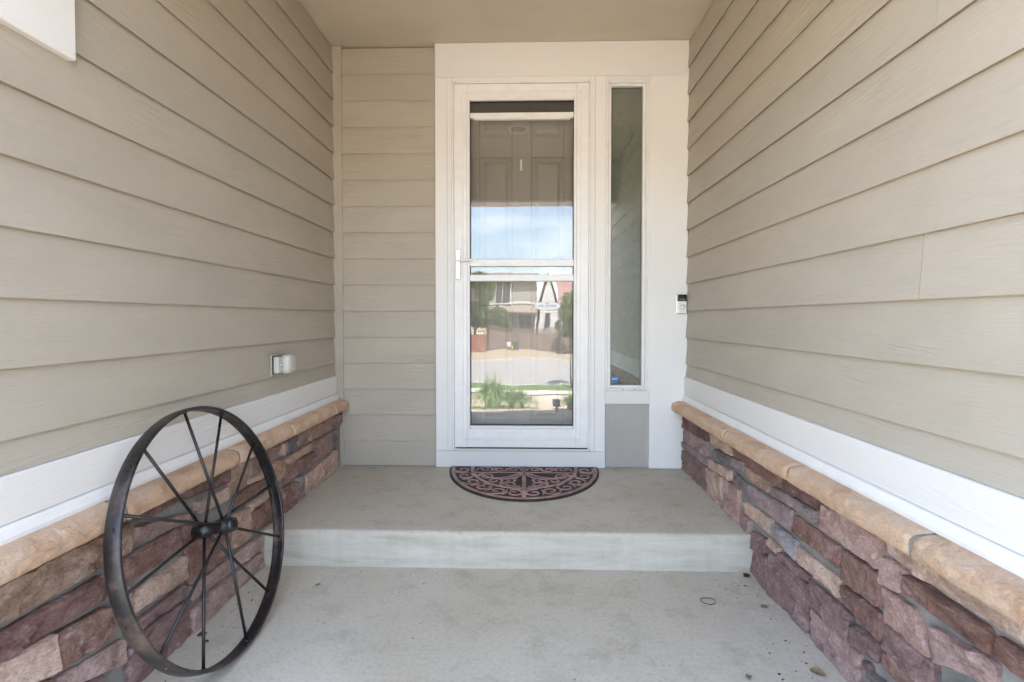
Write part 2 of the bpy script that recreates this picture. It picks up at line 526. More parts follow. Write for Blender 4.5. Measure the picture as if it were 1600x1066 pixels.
def lathe(bm, prof, seg, mtx):
    """Revolve (r, z) pairs round local z, then transform."""
    rings = []
    for r, z in prof:
        rings.append([bm.verts.new(mtx @ Vector((r * math.cos(2 * math.pi * k / seg), r * math.sin(2 * math.pi * k / seg), z))) for k in range(seg)])
    for a, b in zip(rings, rings[1:]):
        for k in range(seg):
            bm.faces.new((a[k], a[(k + 1) % seg], b[(k + 1) % seg], b[k]))
    for rg in (rings[0], rings[-1]):
        try:
            bm.faces.new(rg)
        except Exception:
            pass

def rod(bm, a, b, r0, r1=None, seg=8):
    a, b = Vector(a), Vector(b)
    r1 = r0 if r1 is None else r1
    d = (b - a)
    m = Matrix.Translation(a) @ d.to_track_quat('Z', 'Y').to_matrix().to_4x4()
    lathe(bm, [(r0, 0), (r1, d.length)], seg, m)

def text_obj(name, body, size, mat, parent, loc, rot, depth=0.0004, sx=1.0):
    cu = bpy.data.curves.new(name, 'FONT')
    cu.body = body
    cu.size = size
    cu.extrude = depth
    cu.align_x = 'CENTER'
    cu.align_y = 'CENTER'
    tmp = bpy.data.objects.new(name + '_tmp', cu)
    COL.objects.link(tmp)
    dg = bpy.context.evaluated_depsgraph_get()
    me = bpy.data.meshes.new_from_object(tmp.evaluated_get(dg))
    bpy.data.objects.remove(tmp)
    bpy.data.curves.remove(cu)
    me.materials.clear()
    me.materials.append(mat)
    o = bpy.data.objects.new(name, me)
    link(o, parent)
    o.location = loc
    o.rotation_euler = rot
    o.scale = (sx, 1, 1)
    return o

# ------------------------------------------------------------------ main dimensions (metres)
CEIL = 2.434
LX, RX = -1.100, 0.921          # lapped faces of the side walls
LOWZ = -0.147                   # lower slab
STEP_Y = -0.895
SLAB_Y = -2.42                  # front edge of the lower slab
WALL_END = -2.06                # left wall ends here, the right one runs on along the added wing
BLOCK_END = -3.0  # right wall drawn out past the frame to hold light off the left
Z0, DZ = 0.604, 0.1518          # siding courses
BOARD_TOP, BOARD_BOT = 0.531, 0.428

# ------------------------------------------------------------------ porch floor and step
def slab(name, x0, x1, y0, y1, z0, z1, mat, r, riser=None):
    """Slab whose front (low y) edge is slightly wavy and rounded."""
    nx = 90
    prof = [(y1, z1), (y0 + 3 * r, z1)]
    for k in range(6):
        a = math.pi / 2 * k / 5
        prof.append((y0 + r - r * math.sin(a), z1 - r + r * math.cos(a)))
    ny = len(prof)
    prof.append((y0, z0))
    v, f = [], []
    for i in range(nx + 1):
        x = x0 + (x1 - x0) * i / nx
        for j, (y, z) in enumerate(prof):
            w = 0.0
            if j >= 1:
                w = 0.006 * noise.noise((x * 2.1, 3.0, z * 3)) + 0.0025 * noise.noise((x * 9, 7.0, z * 20))
            dz = 0.003 * noise.noise((x * 3, 11, 0)) if 2 <= j < ny else 0
            v.append((x, y + w, z + dz))
    n = len(prof)
    for i in range(nx):
        for j in range(n - 1):
            a = i * n + j
            f.append((a, a + 1, a + n + 1, a + n))
    o = mesh_obj(name, v, f, mat, smooth=True)
    if riser:
        o.data.materials.append(riser)
        for p in o.data.polygons:
            if p.center.z < z1 - r * 0.55:
                p.material_index = 1
    return structure(o)

slab('porch_step', -1.105, 0.936, STEP_Y, 0.02, LOWZ - 0.02, 0.0, M['concrete'], 0.016, M['riser'])
slab('porch_floor', -1.30, 0.936, SLAB_Y, STEP_Y + 0.05, LOWZ - 0.35, LOWZ, M['concrete'], 0.018)

# ------------------------------------------------------------------ ceiling, beam, roof
ceil = structure(box('ceiling', (-1.16, WALL_END - 0.02, CEIL), (0.96, 0.03, CEIL + 0.02), M['ceiling']))
boxes('seam_batten', [((-1.09, -1.252, CEIL - 0.004), (0.915, -1.236, CEIL))], M['ceiling'], ceil)
# ------------------------------------------------------------------ lap-siding walls
def wall_frame(name, side, label):
    if side == 'left':
        e = empty(name, (LX, 0, 0), (0, 0, -math.pi / 2))
    elif side == 'right':
        e = empty(name, (RX, 0, 0), (0, 0, math.pi / 2))
    else:
        e = empty(name, (0, 0, 0), (0, 0, math.pi))
    tag(e, label, 'wall')
    return e

def board(parent, x0, x1, zb, zt, lap=0.03, mat='siding', rnd=None):
    """One lapped board: local y = 0 is the outermost lower edge, the wall lies at y < 0."""
    top = zt + lap
    t = 0.0085
    slope = 0.0122
    jig = (rnd.uniform(-0.0008, 0.0008) if rnd else 0)
    prof = [(-0.0 + jig, zb), (0.0006 + jig, zb + 0.002), (-slope + jig, top), (-slope - t + jig, top), (-t + jig, zb + 0.006), (-0.0012 + jig, zb + 0.0012)]
    return prism('siding_board', prof, x0, x1, M[mat], parent)

rnd = random.Random(4)
def courses(parent, x0, x1, zlow, zhigh, breaks=None):
    k = math.floor((zlow - Z0) / DZ)
    while True:
        zb, zt = Z0 + k * DZ, Z0 + (k + 1) * DZ
        if zb >= zhigh - 0.01:
            break
        b = max(zb, zlow)
        t = min(zt, zhigh)
        lap = 0.03 if zt < zhigh - 0.02 else 0.0
        xs = [x0] + list((breaks or {}).get(k, [])) + [x1]
        for a, c in zip(xs, xs[1:]):
            ga = 0.0009 if a != x0 else 0
            gc = 0.0009 if c != x1 else 0
            board(parent, a + ga, c - gc, b, t, lap, rnd=rnd)
        k += 1

# left wall (local x = -world y)
wl_ = wall_frame('siding_wall', 'left', 'tan lap siding wall behind the leaning iron wheel')
box('sheathing', (0, -0.15, -0.4), (-WALL_END, -0.0245, CEIL + 0.02), M['sheathing'], wl_)
courses(wl_, 0.0066, -WALL_END, BOARD_TOP, CEIL - 0.002)
prism('trim_board', [(-0.0242, BOARD_BOT), (0.006, BOARD_BOT), (0.008, BOARD_BOT + 0.002), (0.008, BOARD_TOP - 0.003), (0.005, BOARD_TOP - 0.0005), (-0.0242, BOARD_TOP - 0.0005)], 0.012, -WALL_END, M['white_board'], wl_)
prism('flashing', [(-0.0242, 0.392), (0.018, 0.392), (0.018, 0.402), (0.012, 0.4235), (0.004, 0.4265), (-0.0242, 0.4265)], 0.012, -WALL_END, M['white_vinyl'], wl_)
tp = box('trim_panel', (1.690, -0.0242, 1.487), (-WALL_END, 0.014, CEIL - 0.003), M['white_board'], wl_, 0.003)
tp['label'] = 'white trim panel high on the wall'

# right wall (local x = world y), runs on as the side of the added wing
wr_ = wall_frame('siding_wall', 'right', 'tan lap siding wall beside the doorbell')
box('sheathing', (BLOCK_END, -0.15, -0.6), (0, -0.0245, CEIL + 0.4), M['sheathing'], wr_)
courses(wr_, BLOCK_END, -0.0212, BOARD_TOP, CEIL - 0.002, {2: [-1.70], 6: [-1.735], 4: [-2.6], 9: [-2.4]})
prism('trim_board', [(-0.0242, BOARD_BOT), (0.006, BOARD_BOT), (0.008, BOARD_BOT + 0.002), (0.008, BOARD_TOP - 0.003), (0.005, BOARD_TOP - 0.0005), (-0.0242, BOARD_TOP - 0.0005)], BLOCK_END, -0.022, M['white_board'], wr_)
prism('flashing', [(-0.0242, 0.392), (0.018, 0.392), (0.018, 0.402), (0.012, 0.4235), (0.004, 0.4265), (-0.0242, 0.4265)], BLOCK_END, -0.022, M['white_vinyl'], wr_)

# entry wall (local x = -world x, local y = 0 on the lapped face, +y towards the camera)
we_ = wall_frame('entry_wall', 'back', 'tan lap siding and white surround of the front door')
OPL, OPR, OPB, OPT = -0.441, 0.404, 0.098, 2.239       # rough opening of the storm door
SLL, SLR, SLB, SLT = 0.465, 0.703, 0.450, 2.212        # sidelight opening
for nm, x0, x1, z0, z1 in (('sheathing', -1.30, OPL, -0.3, CEIL + 0.02), ('sheathing', OPL, OPR, OPT, CEIL + 0.02), ('sheathing', OPL, OPR, -0.3, OPB - 0.02),
                           ('sheathing', OPR, SLL, -0.3, CEIL + 0.02), ('sheathing', SLL, SLR, SLT, CEIL + 0.02), ('sheathing', SLL, SLR, -0.3, SLB), ('sheathing', SLR, 1.1, -0.3, CEIL + 0.02)):
    box(nm, (-x1, -0.14, z0), (-x0, -0.0245, z1), M['sheathing'], we_)
courses(we_, 0.512, 1.056, 0.003, CEIL - 0.002)
box('corner_trim', (1.056, -0.0243, 0.0), (1.119, 0.006, CEIL - 0.0015), M['siding'], we_, 0.002)
TF = 0.020   # white trim stands this proud
box('door_casing', (-OPL, -0.0243, OPB), (0.511, TF, OPT), M['white_upright'], we_, 0.002).rotation_euler = (0, 0, 0)
box('header_board', (-0.93, -0.0243, OPT + 0.0006), (0.5114, TF + 0.001, CEIL - 0.001), M['white_board'], we_, 0.002)
box('threshold_board', (-0.4655, -0.0243, 0.002), (0.5112, TF + 0.0012, OPB - 0.0006), M['white_board'], we_, 0.002)
box('door_casing', (-SLL, -0.0243, OPB), (-OPR, TF, OPT), M['white_upright'], we_, 0.002)
box('trim_post', (-0.9297, -0.0243, 0.002), (-0.7165, TF + 0.0005, OPT), M['white_upright'], we_, 0.002)
box('sidelight_casing', (-0.7162, -0.0243, 0.373), (-SLL - 0.0004, TF - 0.0012, SLB), M['white_board'], we_, 0.002)
box('sidelight_casing', (-0.7162, -0.0243, SLT), (-SLL - 0.0004, TF - 0.0012, OPT), M['white_board'], we_, 0.002)
box('sidelight_casing', (-0.7162, -0.0243, SLB + 0.0004), (-SLR, TF - 0.0014, SLT - 0.0004), M['white_upright'], we_, 0.001)
M['grey_panel'] = painted_board('grey_panel_paint', (0.42, 0.403, 0.37), grain=0.4, vertical=True)
kp = box('kick_panel', (-0.7162, -0.0243, 0.002), (-0.4662, 0.002, 0.3725), M['grey_panel'], we_, 0.001)
kp['label'] = 'flat grey panel under the sidelight'

# ------------------------------------------------------------------ stone wainscot
def stone_mesh(name, q, mat, parent, conv, seed, face=0.0, depth=0.05, nu=11, nv=7, amp=0.007):
    """Rough-faced stone over the quad q = (y, z) * 4; conv turns (y, z, out) into parent-local space."""
    rs = random.Random(seed)
    P4 = [Vector((q[i], q[i + 1])) for i in (0, 2, 4, 6)]
    c0 = (P4[0] + P4[1] + P4[2] + P4[3]) / 4
    P4 = [p + Vector((math.copysign(0.0045, p.x - c0.x), math.copysign(0.0038, p.y - c0.y))) for p in P4]
    w = (P4[1] - P4[0]).length
    h = (P4[3] - P4[0]).length
    nu = max(6, min(34, int(w / 0.0085)))
    nv = max(5, min(18, int(h / 0.008)))
    off = rs.uniform(0, 50)
    tilt_u, tilt_v = rs.uniform(-0.005, 0.005), rs.uniform(-0.005, 0.005)
    lift = rs.uniform(-0.003, 0.003)
    fac = rs.uniform(-0.5, 0.5)
    # split faces: a handful of tilted planes, the nearest one wins
    facets = [(rs.random(), rs.random(), rs.uniform(-0.003, 0.0032), rs.uniform(-0.08, 0.08), rs.uniform(-0.14, 0.14)) for _ in range(max(3, int(w * h / 0.0022)))]
    def facet(u, v_, p):
        u2 = u + 0.10 * noise.noise((p.x * 16, p.y * 16, off))
        v2 = v_ + 0.16 * noise.noise((p.x * 16, p.y * 16, off + 20))
        best = min(facets, key=lambda f_: ((u2 - f_[0]) * w) ** 2 + ((v2 - f_[1]) * h * 1.7) ** 2)
        return best[2] + best[3] * (u - best[0]) * w + best[4] * (v_ - best[1]) * h
    def pt(u, v, edge):
        a = P4[0].lerp(P4[1], u)
        b = P4[3].lerp(P4[2], u)
        p = a.lerp(b, v)
        # uneven outline and clipped corners
        c = Vector(((P4[0] + P4[1] + P4[2] + P4[3]) / 4))
        cu, cv = abs(2 * u - 1), abs(2 * v - 1)
        du, dv = min(u, 1 - u) * w, min(v, 1 - v) * h
        cut = max(0.0, 0.008 - du - dv) * 0.5
        ax, ay = (P4[1] - P4[0]).normalized(), (P4[3] - P4[0]).normalized()
        p = p + ax * cut * (1 if u < 0.5 else -1) + ay * cut * (1 if v < 0.5 else -1)
        if edge:
            p.x += 0.0045 * noise.noise((p.x * 30 + off, p.y * 30, off)) 
            p.y += 0.0045 * noise.noise((p.x * 30, p.y * 30 + off, off + 9))
        return p
    v, f = [], []
    def depth_at(p, u, vv):
        du = min(u, 1 - u) * w
        dv = min(vv, 1 - vv) * h
        e = min(du, dv)
        rim = min(1.0, e / 0.005)
        rim = math.sin(rim * math.pi / 2)
        n1 = noise.noise((p.x * 13 + off, p.y * 16, off)) * amp * 0.6 + facet(u, vv, p)
        r = 1 - abs(noise.noise((p.x * 9 - off, p.y * 22 + p.x * 9 * fac, off * 0.5))) * 2
        n2 = noise.noise((p.x * 42, p.y * 48, off)) * amp * 0.5
        s_ = noise.noise((p.x * 7 + off, p.y * 30 + p.x * 12 * fac, off * 2)) * 3.0
        n3 = 0.0045 * (math.floor(s_) + min(1.0, (s_ - math.floor(s_)) * 4)) * 0.5
        return face + lift + tilt_u * (u - 0.5) * 2 + tilt_v * (vv - 0.5) * 2 + (n1 + n2 + n3 * 0.5 + 0.002 * r) * rim - 0.005 * (1 - rim)
    us = [0.0] + [0.5 / nu + (i / nu) for i in range(nu)] + [1.0]
    vv_ = [0.0] + [0.5 / nv + (i / nv) for i in range(nv)] + [1.0]
    # pull the second ring close to the border so that the edge turns quickly
    us[1], us[-2] = min(us[1], 0.0045 / w), max(us[-2], 1 - 0.0045 / w)
    vv_[1], vv_[-2] = min(vv_[1], 0.0045 / h), max(vv_[-2], 1 - 0.0045 / h)
    for j, b in enumerate(vv_):
        for i, a in enumerate(us):
            border = i in (0, len(us) - 1) or j in (0, len(vv_) - 1)
            p = pt(a, b, True)
            d = depth_at(p, a, b)
            v.append((p, d))
    n_u, n_v = len(us), len(vv_)
    for j in range(n_v - 1):
        for i in range(n_u - 1):
            a = j * n_u + i
            f.append((a, a + 1, a + n_u + 1, a + n_u))
    ring = [i for i in range(n_u)] + [j * n_u + n_u - 1 for j in range(1, n_v)] + [(n_v - 1) * n_u + i for i in range(n_u - 2, -1, -1)] + [j * n_u for j in range(n_v - 2, 0, -1)]
    base = len(v)
    for i in ring:
        v.append((v[i][0], face - depth))
    for k in range(len(ring)):
        k2 = (k + 1) % len(ring)
        f.append((ring[k], base + k, base + k2, ring[k2]))
    bm = bmesh.new()
    bv = [bm.verts.new(conv(p.x, p.y, d)) for p, d in v]
    for q_ in f:
        bm.faces.new([bv[i] for i in q_])
    o_ = bm_obj(name, bm, SM[mat], parent, smooth=True)
    o_.data.set_sharp_from_angle(angle=R(26))
    return o_

RIGHT_STONES = [
    ((-0.028, 0.316, -0.438, 0.31, -0.438, 0.27, -0.036, 0.243), 'maroon'),
    ((-0.449, 0.307, -0.708, 0.31, -0.709, 0.266, -0.446, 0.259), 'tan'),
    ((-0.04, 0.235, -0.407, 0.252, -0.409, 0.18, -0.041, 0.17), 'mauve'),
    ((-0.041, 0.164, -0.409, 0.174, -0.41, 0.134, -0.042, 0.124), 'greymauve'),
    ((-0.043, 0.117, -0.41, 0.128, -0.409, 0.003, -0.035, 0.003), 'plum'),
    ((-0.515, 0.243, -0.7, 0.254, -0.701, 0.214, -0.516, 0.202), 'slate'),
    ((-0.426, 0.168, -0.702, 0.197, -0.703, 0.158, -0.427, 0.133), 'pinktan'),
    ((-0.413, 0.12, -0.604, 0.138, -0.602, 0.003, -0.415, 0.003), 'pinktan'),
    ((-0.614, 0.136, -0.772, 0.142, -0.787, 0.003, -0.61, 0.003), 'pink'),
    ((-0.719, 0.31, -1.129, 0.315, -1.13, 0.267, -0.72, 0.274), 'red'),
    ((-1.138, 0.314, -1.368, 0.315, -1.355, 0.279, -1.139, 0.268), 'maroon'),
    ((-0.708, 0.258, -0.816, 0.265, -0.816, 0.232, -0.709, 0.227), 'mauve'),
    ((-0.832, 0.259, -1.054, 0.26, -1.036, 0.223, -0.85, 0.225), 'redtan'),
    ((-1.063, 0.251, -1.336, 0.265, -1.326, 0.229, -1.064, 0.222), 'greymauve'),
    ((-0.713, 0.2, -0.865, 0.188, -0.883, 0.157, -0.719, 0.164), 'slateplum'),
    ((-0.867, 0.194, -1.192, 0.211, -1.181, 0.137, -0.887, 0.153), 'mauve'),
    ((-0.839, 0.113, -1.053, 0.12, -1.049, 0.065, -0.845, 0.069), 'pinktan'),
    ((-1.062, 0.117, -1.221, 0.121, -1.222, 0.057, -1.063, 0.083), 'slateblue'),
    ((-1.203, 0.201, -1.444, 0.202, -1.443, 0.148, -1.203, 0.147), 'redbrown'),
    ((-1.37, 0.3, -1.621, 0.314, -1.612, 0.228, -1.357, 0.227), 'pink'),
    ((-0.898, 0.015, -1.014, 0.038, -1.015, -0.016, -0.899, -0.049), 'plum'),
    ((-0.893, -0.058, -1.024, -0.026, -1.036, -0.145, -0.889, -0.145), 'plum'),
    ((-1.025, 0.048, -1.111, 0.046, -1.106, 0.026, -1.025, 0.022), 'pinktan'),
    ((-1.116, 0.038, -1.289, 0.04, -1.285, 0.025, -1.123, 0.019), 'plum'),
    ((-1.038, -0.001, -1.287, 0.012, -1.286, -0.145, -1.055, -0.145), 'plum'),
    ((-1.227, 0.107, -1.449, 0.111, -1.447, 0.061, -1.249, 0.065), 'tan'),
    ((-1.297, 0.03, -1.499, 0.042, -1.493, -0.037, -1.304, -0.047), 'plum'),
    ((-1.314, -0.051, -1.537, -0.047, -1.525, -0.145, -1.32, -0.145), 'pinkmauve'),
    ((-1.453, 0.199, -1.61, 0.218, -1.612, 0.128, -1.458, 0.119), 'redbrown'),
    ((-1.465, 0.107, -1.618, 0.113, -1.624, 0.045, -1.481, 0.06), 'maroon'),
    ((-1.511, 0.019, -1.61, 0.032, -1.6, -0.025, -1.513, -0.035), 'plum'),
    ((-1.552, -0.048, -1.581, -0.046, -1.577, -0.066, -1.55, -0.069), 'plum'),
    ((-1.631, 0.022, -1.74, 0.03, -1.695, -0.028, -1.611, -0.018), 'redbrown'),
    ((-1.57, -0.07, -1.627, -0.054, -1.627, -0.09, -1.571, -0.145), 'slate'),
    ((-1.632, 0.315, -1.756, 0.313, -1.757, 0.273, -1.635, 0.279), 'pinktan'),
    ((-1.76, 0.311, -1.977, 0.314, -1.978, 0.274, -1.76, 0.275), 'tan'),
    ((-1.617, 0.261, -1.695, 0.268, -1.688, 0.208, -1.618, 0.195), 'pink'),
    ((-1.699, 0.259, -1.906, 0.256, -1.904, 0.205, -1.692, 0.214), 'redbrown'),
    ((-1.618, 0.185, -1.732, 0.183, -1.769, 0.107, -1.62, 0.098), 'pink'),
    ((-1.764, 0.177, -1.917, 0.199, -1.916, 0.156, -1.782, 0.106), 'pinkmauve'),
    ((-1.626, 0.094, -1.775, 0.103, -1.788, 0.037, -1.631, 0.036), 'plum'),
    ((-1.926, 0.256, -1.985, 0.254, -1.986, 0.208, -1.915, 0.211), 'red'),
    ((-1.697, -0.032, -1.783, 0.03, -1.833, 0.002, -1.742, -0.058), 'plum'),
    ((-1.792, 0.059, -1.908, 0.146, -1.908, 0.109, -1.797, 0.037), 'maroon'),
    ((-0.785, 0.055, -0.888, 0.05, -0.888, 0.003, -0.79, 0.003), 'pinkmauve'),
]
LEFT_STONES = [
    ((-0.247, 0.326, -0.014, 0.311, -0.045, 0.242, -0.255, 0.253), 'brownmauve'),
    ((-0.451, 0.323, -0.282, 0.311, -0.283, 0.246, -0.458, 0.259), 'brown'),
    ((-0.583, 0.323, -0.479, 0.317, -0.486, 0.257, -0.584, 0.266), 'brownmauve'),
    ((-0.672, 0.324, -0.595, 0.318, -0.609, 0.261, -0.682, 0.257), 'slate'),
    ((-0.724, 0.311, -0.681, 0.305, -0.682, 0.258, -0.729, 0.261), 'pinktan'),
    ((-0.404, 0.24, -0.157, 0.232, -0.17, 0.136, -0.369, 0.14), 'brownmauve'),
    ((-0.147, 0.235, -0.056, 0.233, -0.097, 0.121, -0.156, 0.133), 'slateplum'),
    ((-0.692, 0.232, -0.427, 0.24, -0.431, 0.206, -0.685, 0.207), 'tanbrown'),
    ((-0.683, 0.202, -0.376, 0.183, -0.377, 0.13, -0.696, 0.132), 'red'),
    ((-0.497, 0.093, -0.1, 0.117, -0.053, 0.003, -0.49, 0.003), 'pinktan'),
    ((-0.58, 0.111, -0.51, 0.102, -0.512, 0.003, -0.579, 0.003), 'greymauve'),
    ((-0.716, 0.112, -0.589, 0.1, -0.591, 0.003, -0.716, 0.003), 'redbrown'),
    ((-0.818, 0.253, -0.696, 0.238, -0.702, 0.16, -0.799, 0.17), 'tanbrown'),
    ((-0.842, 0.32, -0.734, 0.313, -0.772, 0.261, -0.829, 0.261), 'brownmauve'),
    ((-0.987, 0.319, -0.887, 0.313, -0.884, 0.25, -1.003, 0.249), 'brownmauve'),
    ((-1.003, 0.244, -0.876, 0.241, -0.876, 0.22, -0.996, 0.22), 'tan'),
    ((-1.129, 0.33, -0.997, 0.317, -1.014, 0.221, -1.132, 0.223), 'tanbrown'),
    ((-1.378, 0.328, -1.133, 0.326, -1.139, 0.273, -1.375, 0.301), 'maroon'),
    ((-1.549, 0.33, -1.382, 0.326, -1.382, 0.299, -1.549, 0.305), 'maroon'),
    ((-1.3, 0.264, -1.126, 0.251, -1.13, 0.214, -1.294, 0.227), 'tan'),
    ((-1.561, 0.294, -1.318, 0.247, -1.391, 0.226, -1.571, 0.247), 'brownmauve'),
    ((-1.078, 0.206, -0.883, 0.212, -0.888, 0.174, -1.092, 0.152), 'redbrown'),
    ((-0.998, 0.139, -0.834, 0.141, -0.832, 0.114, -0.994, 0.114), 'tan'),
    ((-0.987, 0.105, -0.81, 0.1, -0.821, 0.003, -0.992, 0.037), 'redbrown'),
    ((-1.364, 0.209, -1.127, 0.134, -1.13, 0.023, -1.335, 0.012), 'redbrown'),
    ((-1.115, 0.137, -0.998, 0.135, -1.0, 0.017, -1.114, 0.022), 'tanbrown'),
    ((-1.331, 0.001, -0.905, -0.017, -0.902, -0.072, -1.332, -0.043), 'pinkmauve'),
    ((-1.333, -0.068, -0.903, -0.088, -0.904, -0.145, -1.334, -0.145), 'pinkmauve'),
    ((-1.621, 0.221, -1.385, 0.216, -1.382, 0.145, -1.614, 0.156), 'redbrown'),
    ((-1.569, 0.109, -1.355, 0.114, -1.361, 0.047, -1.575, 0.064), 'tan'),
    ((-1.577, 0.028, -1.361, 0.024, -1.362, -0.007, -1.563, -0.003), 'plum'),
    ((-1.559, -0.012, -1.348, -0.03, -1.34, -0.145, -1.481, -0.145), 'plum'),
    ((-1.916, 0.32, -1.569, 0.308, -1.582, 0.236, -1.917, 0.239), 'gold'),
    ((-1.918, 0.221, -1.668, 0.212, -1.667, 0.157, -1.919, 0.171), 'maroon'),
    ((-1.791, 0.142, -1.651, 0.126, -1.634, 0.042, -1.799, 0.055), 'redbrown'),
    ((-1.919, 0.16, -1.799, 0.148, -1.794, 0.059, -1.92, 0.096), 'pinktan'),
    ((-1.796, 0.038, -1.602, 0.007, -1.598, -0.059, -1.805, 0.009), 'pinkmauve'),
    ((-1.587, -0.04, -1.563, -0.023, -1.488, -0.145, -1.586, -0.145), 'plum'),
    ((-1.611, 0.15, -1.584, 0.138, -1.585, 0.057, -1.602, 0.09), 'mauve'),
    ((-1.806, 0.002, -1.669, -0.043, -1.651, -0.145, -1.805, -0.054), 'plum'),
    ((-1.92, 0.091, -1.808, 0.051, -1.814, -0.035, -1.922, 0.013), 'maroon'),
]


def fill_rows(y0, y1, rs):
    """Courses of stones for the short stretch nearer than the frame edge."""
    out, z = [], -0.14
    cols = ['maroon', 'plum', 'redbrown', 'pinktan', 'mauve', 'pink', 'tanbrown']
    while z < 0.30:
        h = min(rs.uniform(0.06, 0.12), 0.318 - z)
        if 0.318 - (z + h) < 0.05:
            h = 0.318 - z
        y = y0
        while y > y1 + 0.02:
            w = rs.uniform(0.14, 0.3)
            e = max(y - w, y1)
            if e - y1 < 0.08:
                e = y1
            out.append(((y, z + h, e, z + h, e, z + 0.008, y, z + 0.008), rs.choice(cols)))
            y = e - 0.01
        z += h
    return out

CAP_PROF = [(-0.012, 0.393), (0.02, 0.3925), (0.045, 0.3905), (0.060, 0.3875), (0.069, 0.3825), (0.0745, 0.374), (0.0765, 0.364), (0.0770, 0.353), (0.0760, 0.345), (0.0725, 0.339), (0.066, 0.336), (0.04, 0.3355), (-0.012, 0.336)]

def cap_stone(parent, x0, x1, conv, seed, end=False):
    """Bull-nosed sill stone with a rock face; x is the distance along the wall."""
    prof = CAP_PROF
    n = max(8, int(abs(x1 - x0) / 0.008))
    v, f = [], []
    for i in range(n + 1):
        t = i / n
        x = x0 + (x1 - x0) * t
        e = min(t, 1 - t) * abs(x1 - x0)
        pull = 0.006 * max(0, 1 - e / 0.012) ** 2
        for j, (o, z) in enumerate(prof):
            k = 1.0 if 2 < j < 11 else 0.25
            d = (noise.noise((x * 11, z * 30, seed)) * 0.0045 + (0.5 - abs(noise.noise((x * 26, z * 70, seed + 5)))) * 0.005 + noise.noise((x * 70, z * 110, seed + 8)) * 0.0022) * k
            dz = noise.noise((x * 9, seed * 1.0, j * 0.8)) * 0.0022 * k
            oo = o + d - pull * (1 if o > 0.02 else 0)
            zz = z + dz - (pull * 0.6 if z > 0.365 else -pull * 0.6)
            v.append(conv(x, zz, oo))
    m = len(prof)
    for i in range(n):
        for j in range(m):
            a, b = i * m + j, i * m + (j + 1) % m
            f.append((a, b, b + m, a + m))
    f.append(tuple(range(m)))
    f.append(tuple(range(n * m + m - 1, n * m - 1, -1)))
    bm = bmesh.new()
    bv = [bm.verts.new(p) for p in v]
    for q in f:
        bm.faces.new([bv[i] for i in q])
    return bm_obj('cap_stone', bm, SM['cap'], parent, smooth=True)

def wainscot(side, stones, joints, label, y_end):
    if side == 'left':
        e = empty('stone_wainscot', (LX, 0, LOWZ), (0, 0, -math.pi / 2))
        conv = lambda y, z, out: (-y, out, z - LOWZ)
        face, mort = 0.040, 0.021
    else:
        e = empty('stone_wainscot', (RX, 0, LOWZ), (0, 0, math.pi / 2))
        conv = lambda y, z, out: (y, out, z - LOWZ)
        face, mort = 0.021, 0.003
    tag(e, label, 'stone wall')
    a, b = conv(-0.002, LOWZ - 0.15, -0.019), conv(y_end, 0.3365, mort)
    # mortar bed as a gently uneven sheet with thickness
    nx, nz = 150, 40
    v, f = [], []
    for i in range(nx + 1):
        y = -0.002 + (y_end + 0.002) * i / nx
        for j in range(nz + 1):
            z = LOWZ - 0.1 + (0.336 - LOWZ + 0.1) * j / nz
            v.append(conv(y, z, mort + 0.004 * noise.noise((y * 14, z * 14, 3))))
    k0 = len(v)
    for y, z in ((-0.002, LOWZ - 0.1), (-0.002, 0.336), (y_end, 0.336), (y_end, LOWZ - 0.1)):
        v.append(conv(y, z, -0.019))
    for i in range(nx):
        for j in range(nz):
            q = i * (nz + 1) + j
            f.append((q, q + 1, q + nz + 2, q + nz + 1))
    f.append((k0, k0 + 1, k0 + 2, k0 + 3))
    f.append((nx * (nz + 1), nx * (nz + 1) + nz, k0 + 2, k0 + 3))
    bm = bmesh.new()
    bv = [bm.verts.new(p) for p in v]
    for q in f:
        bm.faces.new([bv[i] for i in q])
    bm_obj('mortar_bed', bm, M['mortar'], e, smooth=True)
    for i, (q, c) in enumerate(stones):
        stone_mesh('stone', q, c, e, conv, i * 7 + (3 if side == 'left' else 11), face=face, depth=face - mort + 0.012)
    js = [-0.0] + joints + [y_end + 0.0]
    for i, (p, q) in enumerate(zip(js, js[1:])):
        cap_stone(e, p - 0.003, q + 0.003, conv if side == 'left' else conv, i + (0 if side == 'left' else 40))
    for j in joints:
        xs_ = sorted((conv(j - 0.0055, 0, 0)[0], conv(j + 0.0055, 0, 0)[0]))
        prism('cap_mortar', [(o_ - (0.005 if o_ > 0.02 else 0.0), 0.364 + (z_ - 0.364) * 0.88 - LOWZ) for o_, z_ in CAP_PROF], xs_[0], xs_[1], M['mortar'], e)
    return e

rs_ = random.Random(12)
wainscot('left', LEFT_STONES + fill_rows(-1.93, WALL_END + 0.01, rs_), [-0.203, -0.702, -1.118, -1.631], 'brown and red stone wainscot with peach cap behind the wheel', WALL_END)
wainscot('right', RIGHT_STONES + fill_rows(-2.0, -2.98, rs_), [-0.211, -0.754, -1.265, -1.778, -2.3, -2.7], 'plum and pink stone wainscot with peach cap under the doorbell wall', -2.98)

